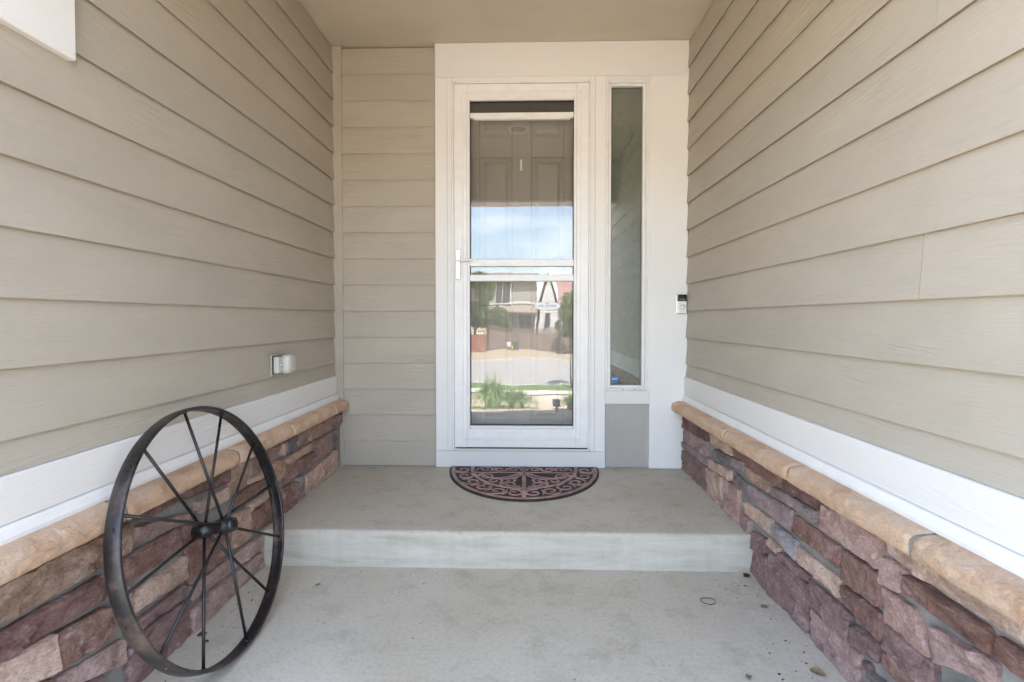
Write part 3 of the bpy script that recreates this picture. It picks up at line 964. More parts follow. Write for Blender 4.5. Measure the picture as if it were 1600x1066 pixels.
# ------------------------------------------------------------------ storm door
def pane(name, x0, x1, z0, z1, y, mat, parent, wob=0.00012, thick=0.004, seed=0.0, sag=0.0):
    """Glass sheet with the faint waviness of real glazing."""
    nx, nz = 28, max(8, int((z1 - z0) / 0.02))
    v, f = [], []
    for s in (0, 1):
        for j in range(nz + 1):
            for i in range(nx + 1):
                x = x0 + (x1 - x0) * i / nx
                z = z0 + (z1 - z0) * j / nz
                d = wob * (noise.noise((x * 4.2 + seed, z * 5.5, seed)) + 0.35 * noise.noise((x * 9, z * 14, seed + 4)))
                # bowed out a little near the bottom edge, where the glazing bead grips it
                b = max(0.0, 1 - (z - z0) / 0.16) if sag else 0.0
                d += sag * b * b * ((x - (x0 + x1) / 2) / 0.3) ** 2
                v.append((x, y + d + s * thick, z))
    n = (nx + 1) * (nz + 1)
    for j in range(nz):
        for i in range(nx):
            a = j * (nx + 1) + i
            f.append((a, a + 1, a + nx + 2, a + nx + 1))
            f.append((n + a, n + a + nx + 1, n + a + nx + 2, n + a + 1))
    o = mesh_obj(name, v, f, mat, parent, smooth=True)
    return o

sd = tag(empty('storm_door', (-0.017, -0.02, 0.1)), 'white full-view storm door with mirrored street in its glass', 'door')
def sbox(name, x0, x1, y0, y1, z0, z1, mat, parent=None, bevel=0.002, seg=1):
    o = box(name, (x0 + 0.017, y0 + 0.02, z0 - 0.1), (x1 + 0.017, y1 + 0.02, z1 - 0.1), mat, parent or sd, bevel, seg)
    return o
WM = M['white_metal']
# fixed frame (brick mould and z-bar) that the door hangs in
def ring(name, x0, x1, z0, z1, w, y0, y1, mat, parent, off=(-0.017, -0.02, 0.1), bevel=0.002, wb=None):
    wb = w if wb is None else wb
    lst = []
    for a, b in (((x0, y0, z0), (x0 + w, y1, z1)), ((x1 - w, y0, z0), (x1, y1, z1)), ((x0 + w + 0.0004, y0 + 0.0004, z1 - w), (x1 - w - 0.0004, y1, z1 - 0.0004)), ((x0 + w + 0.0004, y0 + 0.0004, z0 + 0.0004), (x1 - w - 0.0004, y1, z0 + wb))):
        lst.append((tuple(p - q for p, q in zip(a, off)), tuple(p - q for p, q in zip(b, off))))
    return boxes(name, lst, mat, parent, bevel)
ring('brick_mould', OPL + 0.001, OPR - 0.001, OPB + 0.002, OPT - 0.002, 0.026, -0.027, 0.06, M['white_upright'], sd, wb=0.012)
ring('mounting_frame', -0.413, 0.377, OPB + 0.013, 2.208, 0.011, -0.035, 0.03, WM, sd, wb=0.008)
# leaf: stiles and rails with a stepped glazing moulding
DL, DR, DB, DT = -0.3995, 0.3645, 0.124, 2.190
GL, GR, GB, GT = -0.309, 0.280, 0.250, 2.095
for x0, x1 in ((DL, GL - 0.016), (GR + 0.016, DR)):
    sbox('stile', x0, x1, -0.044, -0.008, DB, DT, WM)
sbox('top_rail', GL - 0.0155, GR + 0.0155, -0.0436, -0.008, GT + 0.016, DT - 0.0005, WM)
kr = sbox('kick_rail', GL - 0.0155, GR + 0.0155, -0.0436, -0.008, DB + 0.0005, GB - 0.016, WM)
sbox('raised_line', GL - 0.012, GR + 0.012, -0.0462, -0.043, 0.178, 0.182, WM, None, 0.001)
ring('glazing_moulding', GL - 0.0152, GR + 0.0152, GB - 0.0152, GT + 0.0152, 0.0152, -0.052, -0.012, WM, sd, bevel=0.003)
ring('stile_moulding', -0.353, 0.320, DB + 0.044, 2.147, 0.006, -0.0475, -0.043, WM, sd, bevel=0.0015)
ring('gasket', GL + 0.0003, GR - 0.0003, GB + 0.0003, GT - 0.0003, 0.0032, -0.036, -0.014, M['black_gasket'], sd, bevel=0)
sbox('sweep', DL + 0.004, DR - 0.004, -0.041, -0.012, 0.1165, 0.1238, M['black_gasket'], None, 0.001)
# glass: upper sash, slim middle strip, lower sash
sbox('upper_sash_rail', GL + 0.0005, GR - 0.0005, -0.050, -0.016, 1.160, 1.201, WM, None, 0.003)
sbox('lower_sash_rail', GL + 0.0005, GR - 0.0005, -0.047, -0.016, 1.076, 1.113, WM, None, 0.003)
bar = sbox('screen_pull_bar', GL + 0.0005, GR - 0.0005, -0.040, -0.014, 2.001, 2.030, WM, None, 0.003)
sbox('pull_bar_lip', GL + 0.02, GR - 0.02, -0.038, -0.016, 1.992, 2.0008, M['white_vinyl'], None, 0.002)
sbox('screen_roll', GL + 0.002, GR - 0.002, -0.026, -0.012, 2.031, GT - 0.002, M['dark_mesh'], None, 0.003)
off = Vector((0.017, 0.02, -0.1))
def spane(name, z0, z1, seed, wob, sag=0.0):
    o = pane(name, GL + 0.003 + 0.017, GR - 0.003 + 0.017, z0 - 0.1, z1 - 0.1, -0.026 + 0.02, M['glass'], sd, wob, seed=seed, sag=sag)
    return o
spane('upper_pane', 1.202, 1.999, 2.0, 0.00006)
spane('strip_pane', 1.114, 1.159, 5.0, 0.00004)
spane('lower_pane', GB + 0.003, 1.075, 9.0, 0.00022, sag=0.0)
# lever handle on its escutcheon
hd = sbox('handle', -0.389, -0.3635, -0.0515, -0.044, 1.088, 1.257, M['nickel'], None, 0.003, 2)
bm = bmesh.new()
rod(bm, (-0.376 + 0.017, -0.0515 + 0.02, 1.194 - 0.1), (-0.376 + 0.017, -0.075 + 0.02, 1.194 - 0.1), 0.009, seg=14)
bm_obj('spindle', bm, M['nickel'], hd)
sbox('lever', -0.381, -0.290, -0.088, -0.073, 1.187, 1.200, M['white_vinyl'], hd, 0.004, 2)
bm = bmesh.new()
rod(bm, (-0.376 + 0.017, -0.0515 + 0.02, 1.122 - 0.1), (-0.376 + 0.017, -0.060 + 0.02, 1.122 - 0.1), 0.010, 0.009, seg=16)
bm_obj('lock_cylinder', bm, M['nickel'], hd)
# oval sticker on the lower glass
def disc(name, cx, cz, rx, rz, y0, y1, mat, parent, seg=48):
    v = [(cx + rx * math.cos(2 * math.pi * k / seg), y, cz + rz * math.sin(2 * math.pi * k / seg)) for y in (y0, y1) for k in range(seg)]
    f = [tuple(range(seg)), tuple(range(2 * seg - 1, seg - 1, -1))] + [(k, k + seg, (k + 1) % seg + seg, (k + 1) % seg) for k in range(seg)]
    bm = bmesh.new()
    bv = [bm.verts.new(p) for p in v]
    for q in f:
        bm.faces.new([bv[i] for i in q])
    return bm_obj(name, bm, mat, parent)
st = empty('oval_sticker', (0.132, -0.0275, 0.935))
tag(st, 'small white oval sticker with grey lettering on the storm door glass', 'sticker')
disc('backing', 0, 0, 0.073, 0.0255, 0, 0.0008, M['white_print'], st)
FR = (math.pi / 2, 0, 0)
text_obj('lettering', 'AVE. 2 B TREE', 0.0165, M['grey_print'], st, (0, -0.0007, 0.0), FR)
text_obj('lettering', '970', 0.013, M['grey_print'], st, (0, -0.0007, 0.0145), FR)

# ------------------------------------------------------------------ inner front door
fd = tag(empty('front_door', (-0.015, 0.075, 0.1)), 'taupe six-panel front door behind the storm door glass', 'door')
def fbox(name, x0, x1, y0, y1, z0, z1, mat, parent=None, bevel=0.002):
    return box(name, (x0, y0, z0 - 0.1), (x1, y1, z1 - 0.1), mat, parent or fd, bevel)
fbox('slab', -0.40, 0.40, 0.012, 0.05, 0.1, 2.16, M['steel_door'])
# stiles and rails stand proud round the six sunk panels
rows = [(1.935, 2.075), (1.07, 1.812), (0.26, 0.94)]
cols_ = [(-0.248, -0.057), (0.057, 0.248)]
xs = [(-0.40, -0.248), (-0.057, 0.057), (0.248, 0.40)]
for x0, x1 in xs:
    fbox('door_stile', x0, x1, 0.0, 0.0118, 0.1, 2.16, M['steel_door'], None, 0.003)
zs = [(0.1, 0.26), (0.94, 1.07), (1.812, 1.935), (2.075, 2.16)]
for z0, z1 in zs:
    for x0, x1 in cols_:
        fbox('door_rail', x0, x1, 0.0003, 0.0118, z0, z1, M['steel_door'], None, 0.003)
for z0, z1 in rows:
    for x0, x1 in cols_:
        bm = bmesh.new()
        a, b = 0.022, 0.040
        o1 = [(x0 + a, 0.0119, z0 + a - 0.1), (x1 - a, 0.0119, z0 + a - 0.1), (x1 - a, 0.0119, z1 - a - 0.1), (x0 + a, 0.0119, z1 - a - 0.1)]
        o2 = [(x0 + b, 0.003, z0 + b - 0.1), (x1 - b, 0.003, z0 + b - 0.1), (x1 - b, 0.003, z1 - b - 0.1), (x0 + b, 0.003, z1 - b - 0.1)]
        A = [bm.verts.new(p) for p in o1]
        B = [bm.verts.new(p) for p in o2]
        bm.faces.new(B)
        for k in range(4):
            bm.faces.new((A[k], A[(k + 1) % 4], B[(k + 1) % 4], B[k]))
        bm_obj('raised_panel', bm, M['steel_door'], fd)
fbox('door_hook', -0.009, 0.003, -0.004, 0.0, 1.735, 1.800, M['white_print'], None, 0.001)
fbox('jamb', -0.432, -0.4005, -0.03, 0.06, 0.1, 2.20, M['white_board'])
fbox('jamb', 0.4005, 0.419, -0.03, 0.06, 0.1, 2.20, M['white_board'])
fbox('head_jamb', -0.40, 0.40, -0.03, 0.06, 2.161, 2.20, M['white_board'])
fbox('door_sill', -0.40, 0.40, -0.04, 0.06, 0.07, 0.0995, M['nickel'])

# ------------------------------------------------------------------ sidelight
sl = tag(empty('sidelight_window', (0.584, -0.02, SLB)), 'tall narrow sidelight window with white frame beside the storm door', 'window')
SO = (0.584, -0.02, SLB)
ring('frame', SLL + 0.0006, SLR - 0.0006, SLB + 0.0006, SLT - 0.0006, 0.013, -0.024, 0.05, M['white_vinyl'], sl, SO, 0.003)
ring('sash', SLL + 0.0140, SLR - 0.0140, SLB + 0.0140, SLT - 0.0140, 0.016, -0.016, 0.045, M['white_vinyl'], sl, SO, 0.003)
ring('inner_bead', SLL + 0.0302, SLR - 0.0302, SLB + 0.0302, SLT - 0.0302, 0.0035, 0.002, 0.03, M['mortar'], sl, SO, 0.0)
o = pane('pane', SLL + 0.031 - SO[0], SLR - 0.031 - SO[0], 0.031, SLT - SLB - 0.031, 0.008 + 0.02, M['side_glass'], sl, 0.0001, seed=3.3)
M['privacy'] = speckle('grey_green_privacy_film', (0.21, 0.215, 0.20), (0.28, 0.28, 0.26), 40, 4, 0.55, 0.5, 120, 0.002)
box('privacy_film', (SLL + 0.02 - SO[0], 0.016 + 0.02, 0.02), (SLR - 0.02 - SO[0], 0.022 + 0.02, SLT - SLB - 0.02), M['privacy'], sl)
bm = bmesh.new()
for x in (-0.018, 0.048):
    rod(bm, (x, -0.0045, 0.007), (x, -0.0036, 0.007), 0.003, seg=8)
bm_obj('weep_hole', bm, M['black_gasket'], sl)
al = tag(empty('alarm_sticker', (0.524, 0.006, 0.512)), 'round blue alarm company sticker in the sidelight corner', 'sticker')
disc('backing', 0, 0, 0.0215, 0.0215, 0, 0.0008, M['blue'], al)
text_obj('lettering', 'ADT', 0.0165, M['white_print'], al, (0, -0.0007, 0.002), FR)

# ------------------------------------------------------------------ doorbell
db = tag(empty('doorbell', (0.893, -0.0205, 0.889)), 'black and silver video doorbell on the white trim', 'doorbell')
box('back_plate', (-0.0275, -0.006, 0), (0.0275, -0.0003, 0.112), M['nickel'], db, 0.003, 2)
box('camera_panel', (-0.0255, -0.022, 0.074), (0.0255, -0.0062, 0.110), M['black_plastic'], db, 0.004, 2)
box('front_plate', (-0.0255, -0.0225, 0.003), (0.0255, -0.0062, 0.0735), M['white_metal'], db, 0.004, 2)
bm = bmesh.new()
lathe(bm, [(0.0135, 0.0), (0.0135, 0.003), (0.0095, 0.003), (0.0095, 0.0)], 28, Matrix.Translation((0, -0.0224, 0.040)) @ Matrix.Rotation(math.pi / 2, 4, 'X'))
bm_obj('button_ring', bm, M['nickel'], db)
bm = bmesh.new()
lathe(bm, [(0.009, 0.0), (0.009, 0.001), (0.004, 0.002)], 24, Matrix.Translation((0, -0.0225, 0.040)) @ Matrix.Rotation(math.pi / 2, 4, 'X'))
bm_obj('button', bm, M['white_print'], db)
bm = bmesh.new()
lathe(bm, [(0.007, 0.0), (0.006, 0.0015), (0.002, 0.002)], 20, Matrix.Translation((0, -0.0219, 0.098)) @ Matrix.Rotation(math.pi / 2, 4, 'X'))
bm_obj('lens', bm, M['far_glass'], db)
boxes('sensor_window', [((-0.017, -0.0226, 0.079), (0.017, -0.0219, 0.087))], M['grey_print'], db)

# ------------------------------------------------------------------ outdoor outlet cover on the left wall
M['outlet_plastic'] = plain('aged_white_plastic', (0.54, 0.53, 0.48), 0.35)
ot = tag(empty('outlet_cover', (LX + 0.001, -0.700, 0.660), (0, 0, -math.pi / 2)), 'white bubble outlet cover low on the left siding wall', 'outlet')
box('mounting_plate', (-0.115, -0.004, -0.048), (0.055, 0.006, 0.048), M['siding'], ot, 0.003)
box('gasket', (-0.03, 0.0062, -0.039), (0.056, 0.010, 0.039), M['black_gasket'], ot, 0.002)
box('base_box', (-0.03, 0.0102, -0.036), (0.053, 0.034, 0.036), M['outlet_plastic'], ot, 0.005, 2)
bm = bmesh.new()
add_box(bm, (-0.066, 0.0108, -0.043), (0.012, 0.062, 0.043), 0.020, 4)
bm_obj('bubble_cover', bm, M['outlet_plastic'], ot, smooth=True)
bm = bmesh.new()
rod(bm, (0.032, 0.0338, 0.0), (0.032, 0.038, 0.0), 0.006, 0.005, 12)
bm_obj('latch', bm, M['nickel'], ot)

# ------------------------------------------------------------------ half-round doormat
mat_root = tag(empty('doormat', (0.0, -0.024, 0.0)), 'half-round rubber doormat with copper scrollwork before the door', 'doormat')
MA, MB_ = 0.423, 0.535
v, f = [], []
seg = 64
for s, (k, z) in enumerate(((1.0, 0.0006), (1.0, 0.005), (0.985, 0.009))):
    for i in range(seg + 1):
        a = math.pi + math.pi * i / seg
        v.append((MA * k * math.cos(a), MB_ * k * math.sin(a), z))
n = seg + 1
f.append(tuple(range(2 * n, 3 * n)))
for s in (0, 1):
    for i in range(seg):
        f.append((s * n + i, s * n + i + 1, (s + 1) * n + i + 1, (s + 1) * n + i))
    f.append((s * n, (s + 1) * n, (s + 1) * n + n - 1, s * n + n - 1))
f.append(tuple(range(n - 1, -1, -1)))
bm = bmesh.new()
bv = [bm.verts.new(p) for p in v]
for q in f:
    bm.faces.new([bv[i] for i in q])
bm_obj('base', bm, M['rubber'], mat_root)

def ribbon(bm, pts, w, z0=0.0085, h=0.0045):
    """Raised, round-shouldered strip along 2-D points; w may taper (callable of t)."""
    n = len(pts)
    rows_ = []
    for i, p in enumerate(pts):
        a = Vector(pts[max(0, i - 1)])
        b = Vector(pts[min(n - 1, i + 1)])
        d = (b - a)
        d = d.normalized() if d.length > 1e-7 else Vector((1, 0))
        nr = Vector((-d.y, d.x))
        ww = (w(i / (n - 1)) if callable(w) else w) / 2
        p = Vector(p)
        row = []
        for k, zz in ((-1.0, 0), (-0.72, h * 0.8), (0.0, h), (0.72, h * 0.8), (1.0, 0)):
            q = p + nr * ww * k
            row.append(bm.verts.new((q.x, q.y, z0 + zz)))
        rows_.append(row)
    for a, b in zip(rows_, rows_[1:]):
        for k in range(4):
            bm.faces.new((a[k], a[k + 1], b[k + 1], b[k]))
    for r_ in (rows_[0], rows_[-1]):
        bm.faces.new(r_)

def scroll(bm, c, r, a0, turn, tail=0.0, w=0.011, sgn=1, tail_ang=0.0):
    """Spiral that starts with a tail and curls into an eye."""
    pts = []
    N_ = 26
    for i in range(N_ + 1):
        t = i / N_
        rr = r * (1 - 0.78 * t)
        a = a0 + sgn * turn * 2 * math.pi * t
        pts.append((c[0] + rr * math.cos(a), c[1] + rr * math.sin(a) ))
    if tail:
        p0 = Vector(pts[0])
        d = Vector((math.cos(a0 - sgn * math.pi / 2 + tail_ang), math.sin(a0 - sgn * math.pi / 2 + tail_ang)))
        head = [tuple(p0 + d * tail * (1 - k / 5)) for k in range(5)]
        pts = head + pts
    ribbon(bm, pts, lambda t: w * (1.0 - 0.35 * t))

def half_ring(bm, k, w, a0=182.0, a1=358.0):
    pts = []
    for i in range(61):
        a = R(a0 + (a1 - a0) * i / 60)
        pts.append((MA * k * math.cos(a), MB_ * k * math.sin(a)))
    ribbon(bm, pts, w)

bm = bmesh.new()
half_ring(bm, 0.955, 0.020)
bm_obj('outer_band', bm, M['copper_rubber'], mat_root, smooth=True)
bm = bmesh.new()
half_ring(bm, 0.70, 0.022)
bm_obj('inner_band', bm, M['copper_rubber'], mat_root, smooth=True)
bm = bmesh.new()
ribbon(bm, [(0, -0.006), (0, -0.51)], 0.022)
for s in (-1, 1):
    ribbon(bm, [(s * 0.014, -0.112), (s * 0.278, -0.118)], 0.010)
    ribbon(bm, [(s * 0.31, -0.118), (s * 0.385, -0.122)], 0.009)
bm_obj('ribs', bm, M['copper_rubber'], mat_root, smooth=True)
bm = bmesh.new()
for s in (-1, 1):
    # row of scrolls along the straight edge
    for k, x in enumerate((0.055, 0.135, 0.215)):
        scroll(bm, (s * x, -0.058), 0.040, R(180 if s > 0 else 0), 1.1, 0.02, 0.0135, s * (1 if k % 2 else -1))
        ribbon(bm, [(s * (x + 0.022), -0.03), (s * (x + 0.045), -0.045), (s * (x + 0.052), -0.085)], lambda t: 0.010 - 0.004 * t)
    # band between the two rings
    for k in range(6):
        a = R(180 + 9 + k * 14.6) if s < 0 else R(360 - 9 - k * 14.6)
        c = (MA * 0.825 * math.cos(a), MB_ * 0.825 * math.sin(a))
        scroll(bm, c, 0.046, a + (math.pi if k % 2 else 0), 1.12, 0.03, 0.0145, s * (1 if k % 2 else -1), 0.3)
        a2 = a + s * R(-7.3)
        p1 = (MA * 0.76 * math.cos(a2), MB_ * 0.76 * math.sin(a2))
        p2 = (MA * 0.825 * math.cos(a2 + 0.02), MB_ * 0.825 * math.sin(a2 + 0.02))
        p3 = (MA * 0.90 * math.cos(a2 - 0.02), MB_ * 0.90 * math.sin(a2 - 0.02))
        ribbon(bm, [p1, p2, p3], lambda t: 0.006 + 0.006 * math.sin(t * math.pi))
    # inner field: large C-scrolls
    for (x, y, r, a0, tn, sg) in ((0.205, -0.185, 0.044, 60, 1.5, 1), (0.155, -0.255, 0.042, 200, 1.5, -1), (0.075, -0.315, 0.040, 20, 1.5, 1), (0.235, -0.15, 0.024, 270, 1.1, -1)):
        scroll(bm, (s * x, y), r, R(a0) if s > 0 else math.pi - R(a0), tn * 0.75, 0.03, 0.0145, sg * s)
    ribbon(bm, [(s * (0.03 + 0.19 * t), -0.14 - 0.07 * math.sin(t * 2.6)) for t in [i / 14 for i in range(15)]], lambda t: 0.013 - 0.006 * t)
    ribbon(bm, [(s * (0.02 + 0.10 * t), -0.345 + 0.05 * t * t) for t in [i / 10 for i in range(11)]], lambda t: 0.012 - 0.005 * t)
bm_obj('scrollwork', bm, M['copper_rubber'], mat_root, smooth=True)
bm = bmesh.new()
for s in (-1, 1):
    for (x, y, L_, an, w) in ((0.045, -0.20, 0.07, -60, 0.020), (0.075, -0.215, 0.06, -40, 0.017), (0.10, -0.225, 0.05, -20, 0.014), (0.05, -0.255, 0.05, -75, 0.016), (0.085, -0.262, 0.04, -50, 0.013), (0.03, -0.135, 0.05, -35, 0.020), (0.022, -0.165, 0.05, -70, 0.016)):
        a = R(an)
        d = Vector((math.cos(a) * s, math.sin(a)))
        p = Vector((s * x, y))
        ribbon(bm, [tuple(p + d * L_ * (t - 0.5)) for t in (0, 0.25, 0.5, 0.75, 1)], lambda t, w=w: max(0.003, w * math.sin(math.pi * (0.12 + 0.8 * t))))
bm_obj('leaf_relief', bm, M['copper_rubber'], mat_root, smooth=True)

# ------------------------------------------------------------------ iron wagon wheel
M['iron'] = None
def iron_mat(name, rust_lo, rust_hi):
    m, N, L, P = new_mat(name)
    v = coords(N, L, (1, 1, 1), False)
    a = nd(N, 'ShaderNodeTexNoise', Scale=7, Detail=10, Roughness=0.7)
    L.new(v, a.inputs['Vector'])
    rp = ramp(N, [(0.3, (0.007, 0.007, 0.008)), (rust_lo, (0.015, 0.014, 0.014)), (rust_hi, (0.13, 0.085, 0.062)), (0.9, (0.34, 0.27, 0.22))])
    L.new(a.outputs['Fac'], rp.inputs['Fac'])
    L.new(rp.outputs['Color'], P.inputs['Base Color'])
    b0 = nd(N, 'ShaderNodeTexNoise', Scale=60, Detail=8, Roughness=0.7)
    L.new(v, b0.inputs['Vector'])
    b = nd(N, 'ShaderNodeBump', Strength=0.5, Distance=0.0025)
    L.new(b0.outputs['Fac'], b.inputs['Height'])
    L.new(b.outputs['Normal'], P.inputs['Normal'])
    rr = ramp(N, [(0.35, (0.22, 0.22, 0.22)), (0.65, (0.55, 0.55, 0.55))])
    L.new(a.outputs['Fac'], rr.inputs['Fac'])
    L.new(rr.outputs['Color'], P.inputs['Roughness'])
    P.inputs['Specular IOR Level'].default_value = 0.6
    return m
M['iron'] = iron_mat('black_painted_iron', 0.60, 0.80)
M['rim_iron'] = iron_mat('worn_rim_iron', 0.50, 0.68)

def wagon_wheel():
    lean, yw, ph = 0.230, -0.019, 0.0323
    r_in = 0.3652
    e1 = Vector((math.sin(yw), math.cos(yw), 0))
    nrm0 = Vector((math.cos(yw), -math.sin(yw), 0))
    e2 = Vector((0, 0, 1)) * math.cos(lean) - nrm0 * math.sin(lean)
    nz = e1.cross(e2).normalized()          # axle direction, towards the porch middle
    B = Matrix((e1, e2, nz)).transposed().to_4x4()
    root = empty('iron_wheel', (0, 0, 0))
    foot = Vector((-0.857, -1.402, LOWZ + 0.0005 + 0.0205 * math.sin(lean)))
    root.matrix_world = Matrix.Translation(foot) @ B
    tag(root, 'black spoked iron wagon wheel leaning on the stone wainscot', 'wheel')
    T = Matrix.Translation((0, r_in + 0.0105, 0))     # wheel centre in root space (local y = up the wheel)
    # rim: shallow channel, flanges curled at both sides
    prof = [(0.365, -0.017), (0.3665, -0.010), (0.3685, 0.0), (0.3665, 0.010), (0.365, 0.017), (0.3665, 0.0205), (0.3725, 0.0205), (0.3752, 0.016), (0.3758, 0.0), (0.3752, -0.016), (0.3725, -0.0205), (0.3665, -0.0205)]
    bm = bmesh.new()
    seg = 120
    rings = []
    for k in range(seg):
        a = 2 * math.pi * k / seg
        wob = 0.0012 * noise.noise((math.cos(a) * 2, math.sin(a) * 2, 1.0))
        rings.append([bm.verts.new(T @ Vector(((r + wob) * math.cos(a), (r + wob) * math.sin(a), z))) for r, z in prof])
    m = len(prof)
    for k in range(seg):
        p, q = rings[k], rings[(k + 1) % seg]
        for j in range(m):
            bm.faces.new((p[j], p[(j + 1) % m], q[(j + 1) % m], q[j]))
    bm_obj('wheel_rim', bm, M['rim_iron'], root, smooth=True)
    # hub
    bm = bmesh.new()
    lathe(bm, [(0.011, 0.062), (0.016, 0.064), (0.0205, 0.062), (0.0215, 0.054), (0.0215, 0.044), (0.0235, 0.040), (0.0235, 0.022), (0.0185, 0.017), (0.018, -0.017), (0.0235, -0.022), (0.0235, -0.040), (0.0215, -0.044), (0.0215, -0.060), (0.016, -0.063), (0.011, -0.061), (0.011, 0.0), (0.011, 0.062)], 28, T)
    hub = bm_obj('hub', bm, M['iron'], root, smooth=True)
    for k in range(12):
        a = ph + math.pi / 2 - k * math.pi / 6
        side = 1 if k % 2 == 0 else -1
        inner = T @ Vector((0.018 * math.cos(a), 0.018 * math.sin(a), side * 0.031))
        outer = T @ Vector((0.3690 * math.cos(a), 0.3690 * math.sin(a), side * 0.004))
        bm = bmesh.new()
        rod(bm, inner, outer, 0.0046, 0.0044, 10)
        d = (outer - inner).normalized()
        rod(bm, outer - d * 0.007, outer - d * 0.0015, 0.0068, 0.0064, 10)
        bm_obj('spoke', bm, M['iron'], root, smooth=True)
    for a in (2.75, 0.25, 3.8):
        bm = bmesh.new()
        p = T @ Vector((0.3755 * math.cos(a), 0.3755 * math.sin(a), 0.004))
        q = T @ Vector((0.3785 * math.cos(a), 0.3785 * math.sin(a), 0.004))
        rod(bm, p, q, 0.006, 0.004, 10)
        bm_obj('rivet', bm, M['rim_iron'], root)
    return root
wagon_wheel()

# ------------------------------------------------------------------ dry leaves and crumbs on the slab
def dry_leaf(x, y, size, rot, mat, label, curl=0.3, z=LOWZ):
    bm = bmesh.new()
    nu, nv = 9, 5
    grid = []
    rs = random.Random(int(abs(x * 1000)))
    for i in range(nu):
        t = i / (nu - 1)
        w = size * 0.36 * math.sin(math.pi * min(1, 0.06 + t * 0.94)) * (1 + 0.25 * rs.uniform(-1, 1))
        row = []
        for j in range(nv):
            s = (j / (nv - 1)) * 2 - 1
            row.append(bm.verts.new(((t - 0.5) * size, s * w, 0.001 + curl * (s * s * w * 0.8 + size * 0.25 * (t - 0.5) ** 2) + rs.uniform(0, 0.0006))))
        grid.append(row)
    for i in range(nu - 1):
        for j in range(nv - 1):
            bm.faces.new((grid[i][j], grid[i + 1][j], grid[i + 1][j + 1], grid[i][j + 1]))
    bmesh.ops.solidify(bm, geom=bm.faces[:], thickness=0.0007)
    o = bm_obj('dry_leaf', bm, M[mat], None, smooth=True)
    o.location = (x, y, z + 0.0008)
    o.rotation_euler = (0, 0, rot)
    return tag(o, label, 'leaf', 'dry leaves on the porch slab')
TWIG = (0.658, -1.11)
dry_leaf(0.872, -0.935, 0.034, 0.5, 'red_leaf', 'red-brown curled leaf in the corner of the step riser', 0.9)
dry_leaf(0.842, -1.141, 0.030, 0.2, 'dry_leaf', 'small square tan leaf beside the right stones', 0.4)
dry_leaf(0.835, -1.471, 0.040, -0.6, 'dry_leaf', 'long pointed tan leaf at the foot of the right stones', 0.7)
dry_leaf(0.631, -1.492, 0.020, 1.2, 'dry_leaf', 'crumpled tan leaf in the open middle of the slab', 1.2)
dry_leaf(-1.025, -1.343, 0.030, 0.6, 'red_leaf', 'dark red leaf against the stones behind the wheel', 0.8)
dry_leaf(-0.992, -1.375, 0.018, 0.1, 'red_leaf', 'tiny orange leaf seen between the wheel spokes', 0.5)
dry_leaf(-0.781, -1.034, 0.020, 0.2, 'dry_leaf', 'brown leaf scrap in front of the step riser', 0.2)


def crumbs():
    """Grit, crumbled leaf and twig bits: uncountable, one object."""
    rs = random.Random(77)
    bm = bmesh.new()
    def chip(x, y, s, z):
        a = rs.uniform(0, math.pi)
        l, w = s, s * rs.uniform(0.25, 0.8)
        c, sn = math.cos(a), math.sin(a)
        pts = [(-l, -w * 0.4), (-l * 0.2, -w), (l, -w * 0.2), (l * 0.4, w)]
        top = [bm.verts.new((x + c * p - sn * q, y + sn * p + c * q, z + 0.0012 + rs.uniform(0, s * 0.3))) for p, q in pts]
        bot = [bm.verts.new((v.co.x, v.co.y, z + 0.0002)) for v in top]
        bm.faces.new(top)
        for k in range(4):
            bm.faces.new((top[k], bot[k], bot[(k + 1) % 4], top[(k + 1) % 4]))
    for k in range(30):      # along the foot of the right stones and the riser corner
        y = rs.uniform(-1.75, -0.9)
        x = 0.885 - abs(rs.gauss(0, 0.10))
        chip(x, y, rs.uniform(0.0012, 0.0045), LOWZ)
    for k in range(22):
        y = rs.uniform(-1.6, -0.95)
        x = -1.03 + abs(rs.gauss(0, 0.06))
        chip(x, y, rs.uniform(0.0012, 0.004), LOWZ)
    for k in range(40):
        chip(rs.uniform(-1.0, 0.85), STEP_Y - 0.012 - abs(rs.gauss(0, 0.05)), rs.uniform(0.001, 0.003), LOWZ)
    for k in range(30):
        chip(rs.uniform(-0.9, 0.85), rs.uniform(-1.9, -1.0), rs.uniform(0.001, 0.003), LOWZ)
    for k in range(70):       # back edge of the step, under the siding
        chip(rs.choice((rs.uniform(-1.04, -0.5), rs.uniform(0.45, 0.85))), -0.03 - abs(rs.gauss(0, 0.012)), rs.uniform(0.001, 0.003), 0.0)
    o = bm_obj('debris', bm, M['twig'])
    o['kind'] = 'stuff'
    o['label'] = 'crumbs of leaf and grit scattered on the concrete'
    o['category'] = 'debris'
crumbs()

def twig_ring():
    bm = bmesh.new()
    pts = []
    for i in range(27):
        a = 2 * math.pi * i / 28
        pts.append(Vector((0.026 * math.cos(a), 0.021 * math.sin(a) * (1 + 0.1 * math.sin(3 * a)), 0.0015)))
    for a, b in zip(pts, pts[1:]):
        rod(bm, a, b, 0.0011, seg=6)
    o = bm_obj('curled_twig', bm, M['twig'])
    o.location = (TWIG[0], TWIG[1], LOWZ + 0.0004)
    tag(o, 'thin dark twig curled into a ring on the lower slab', 'twig')
twig_ring()

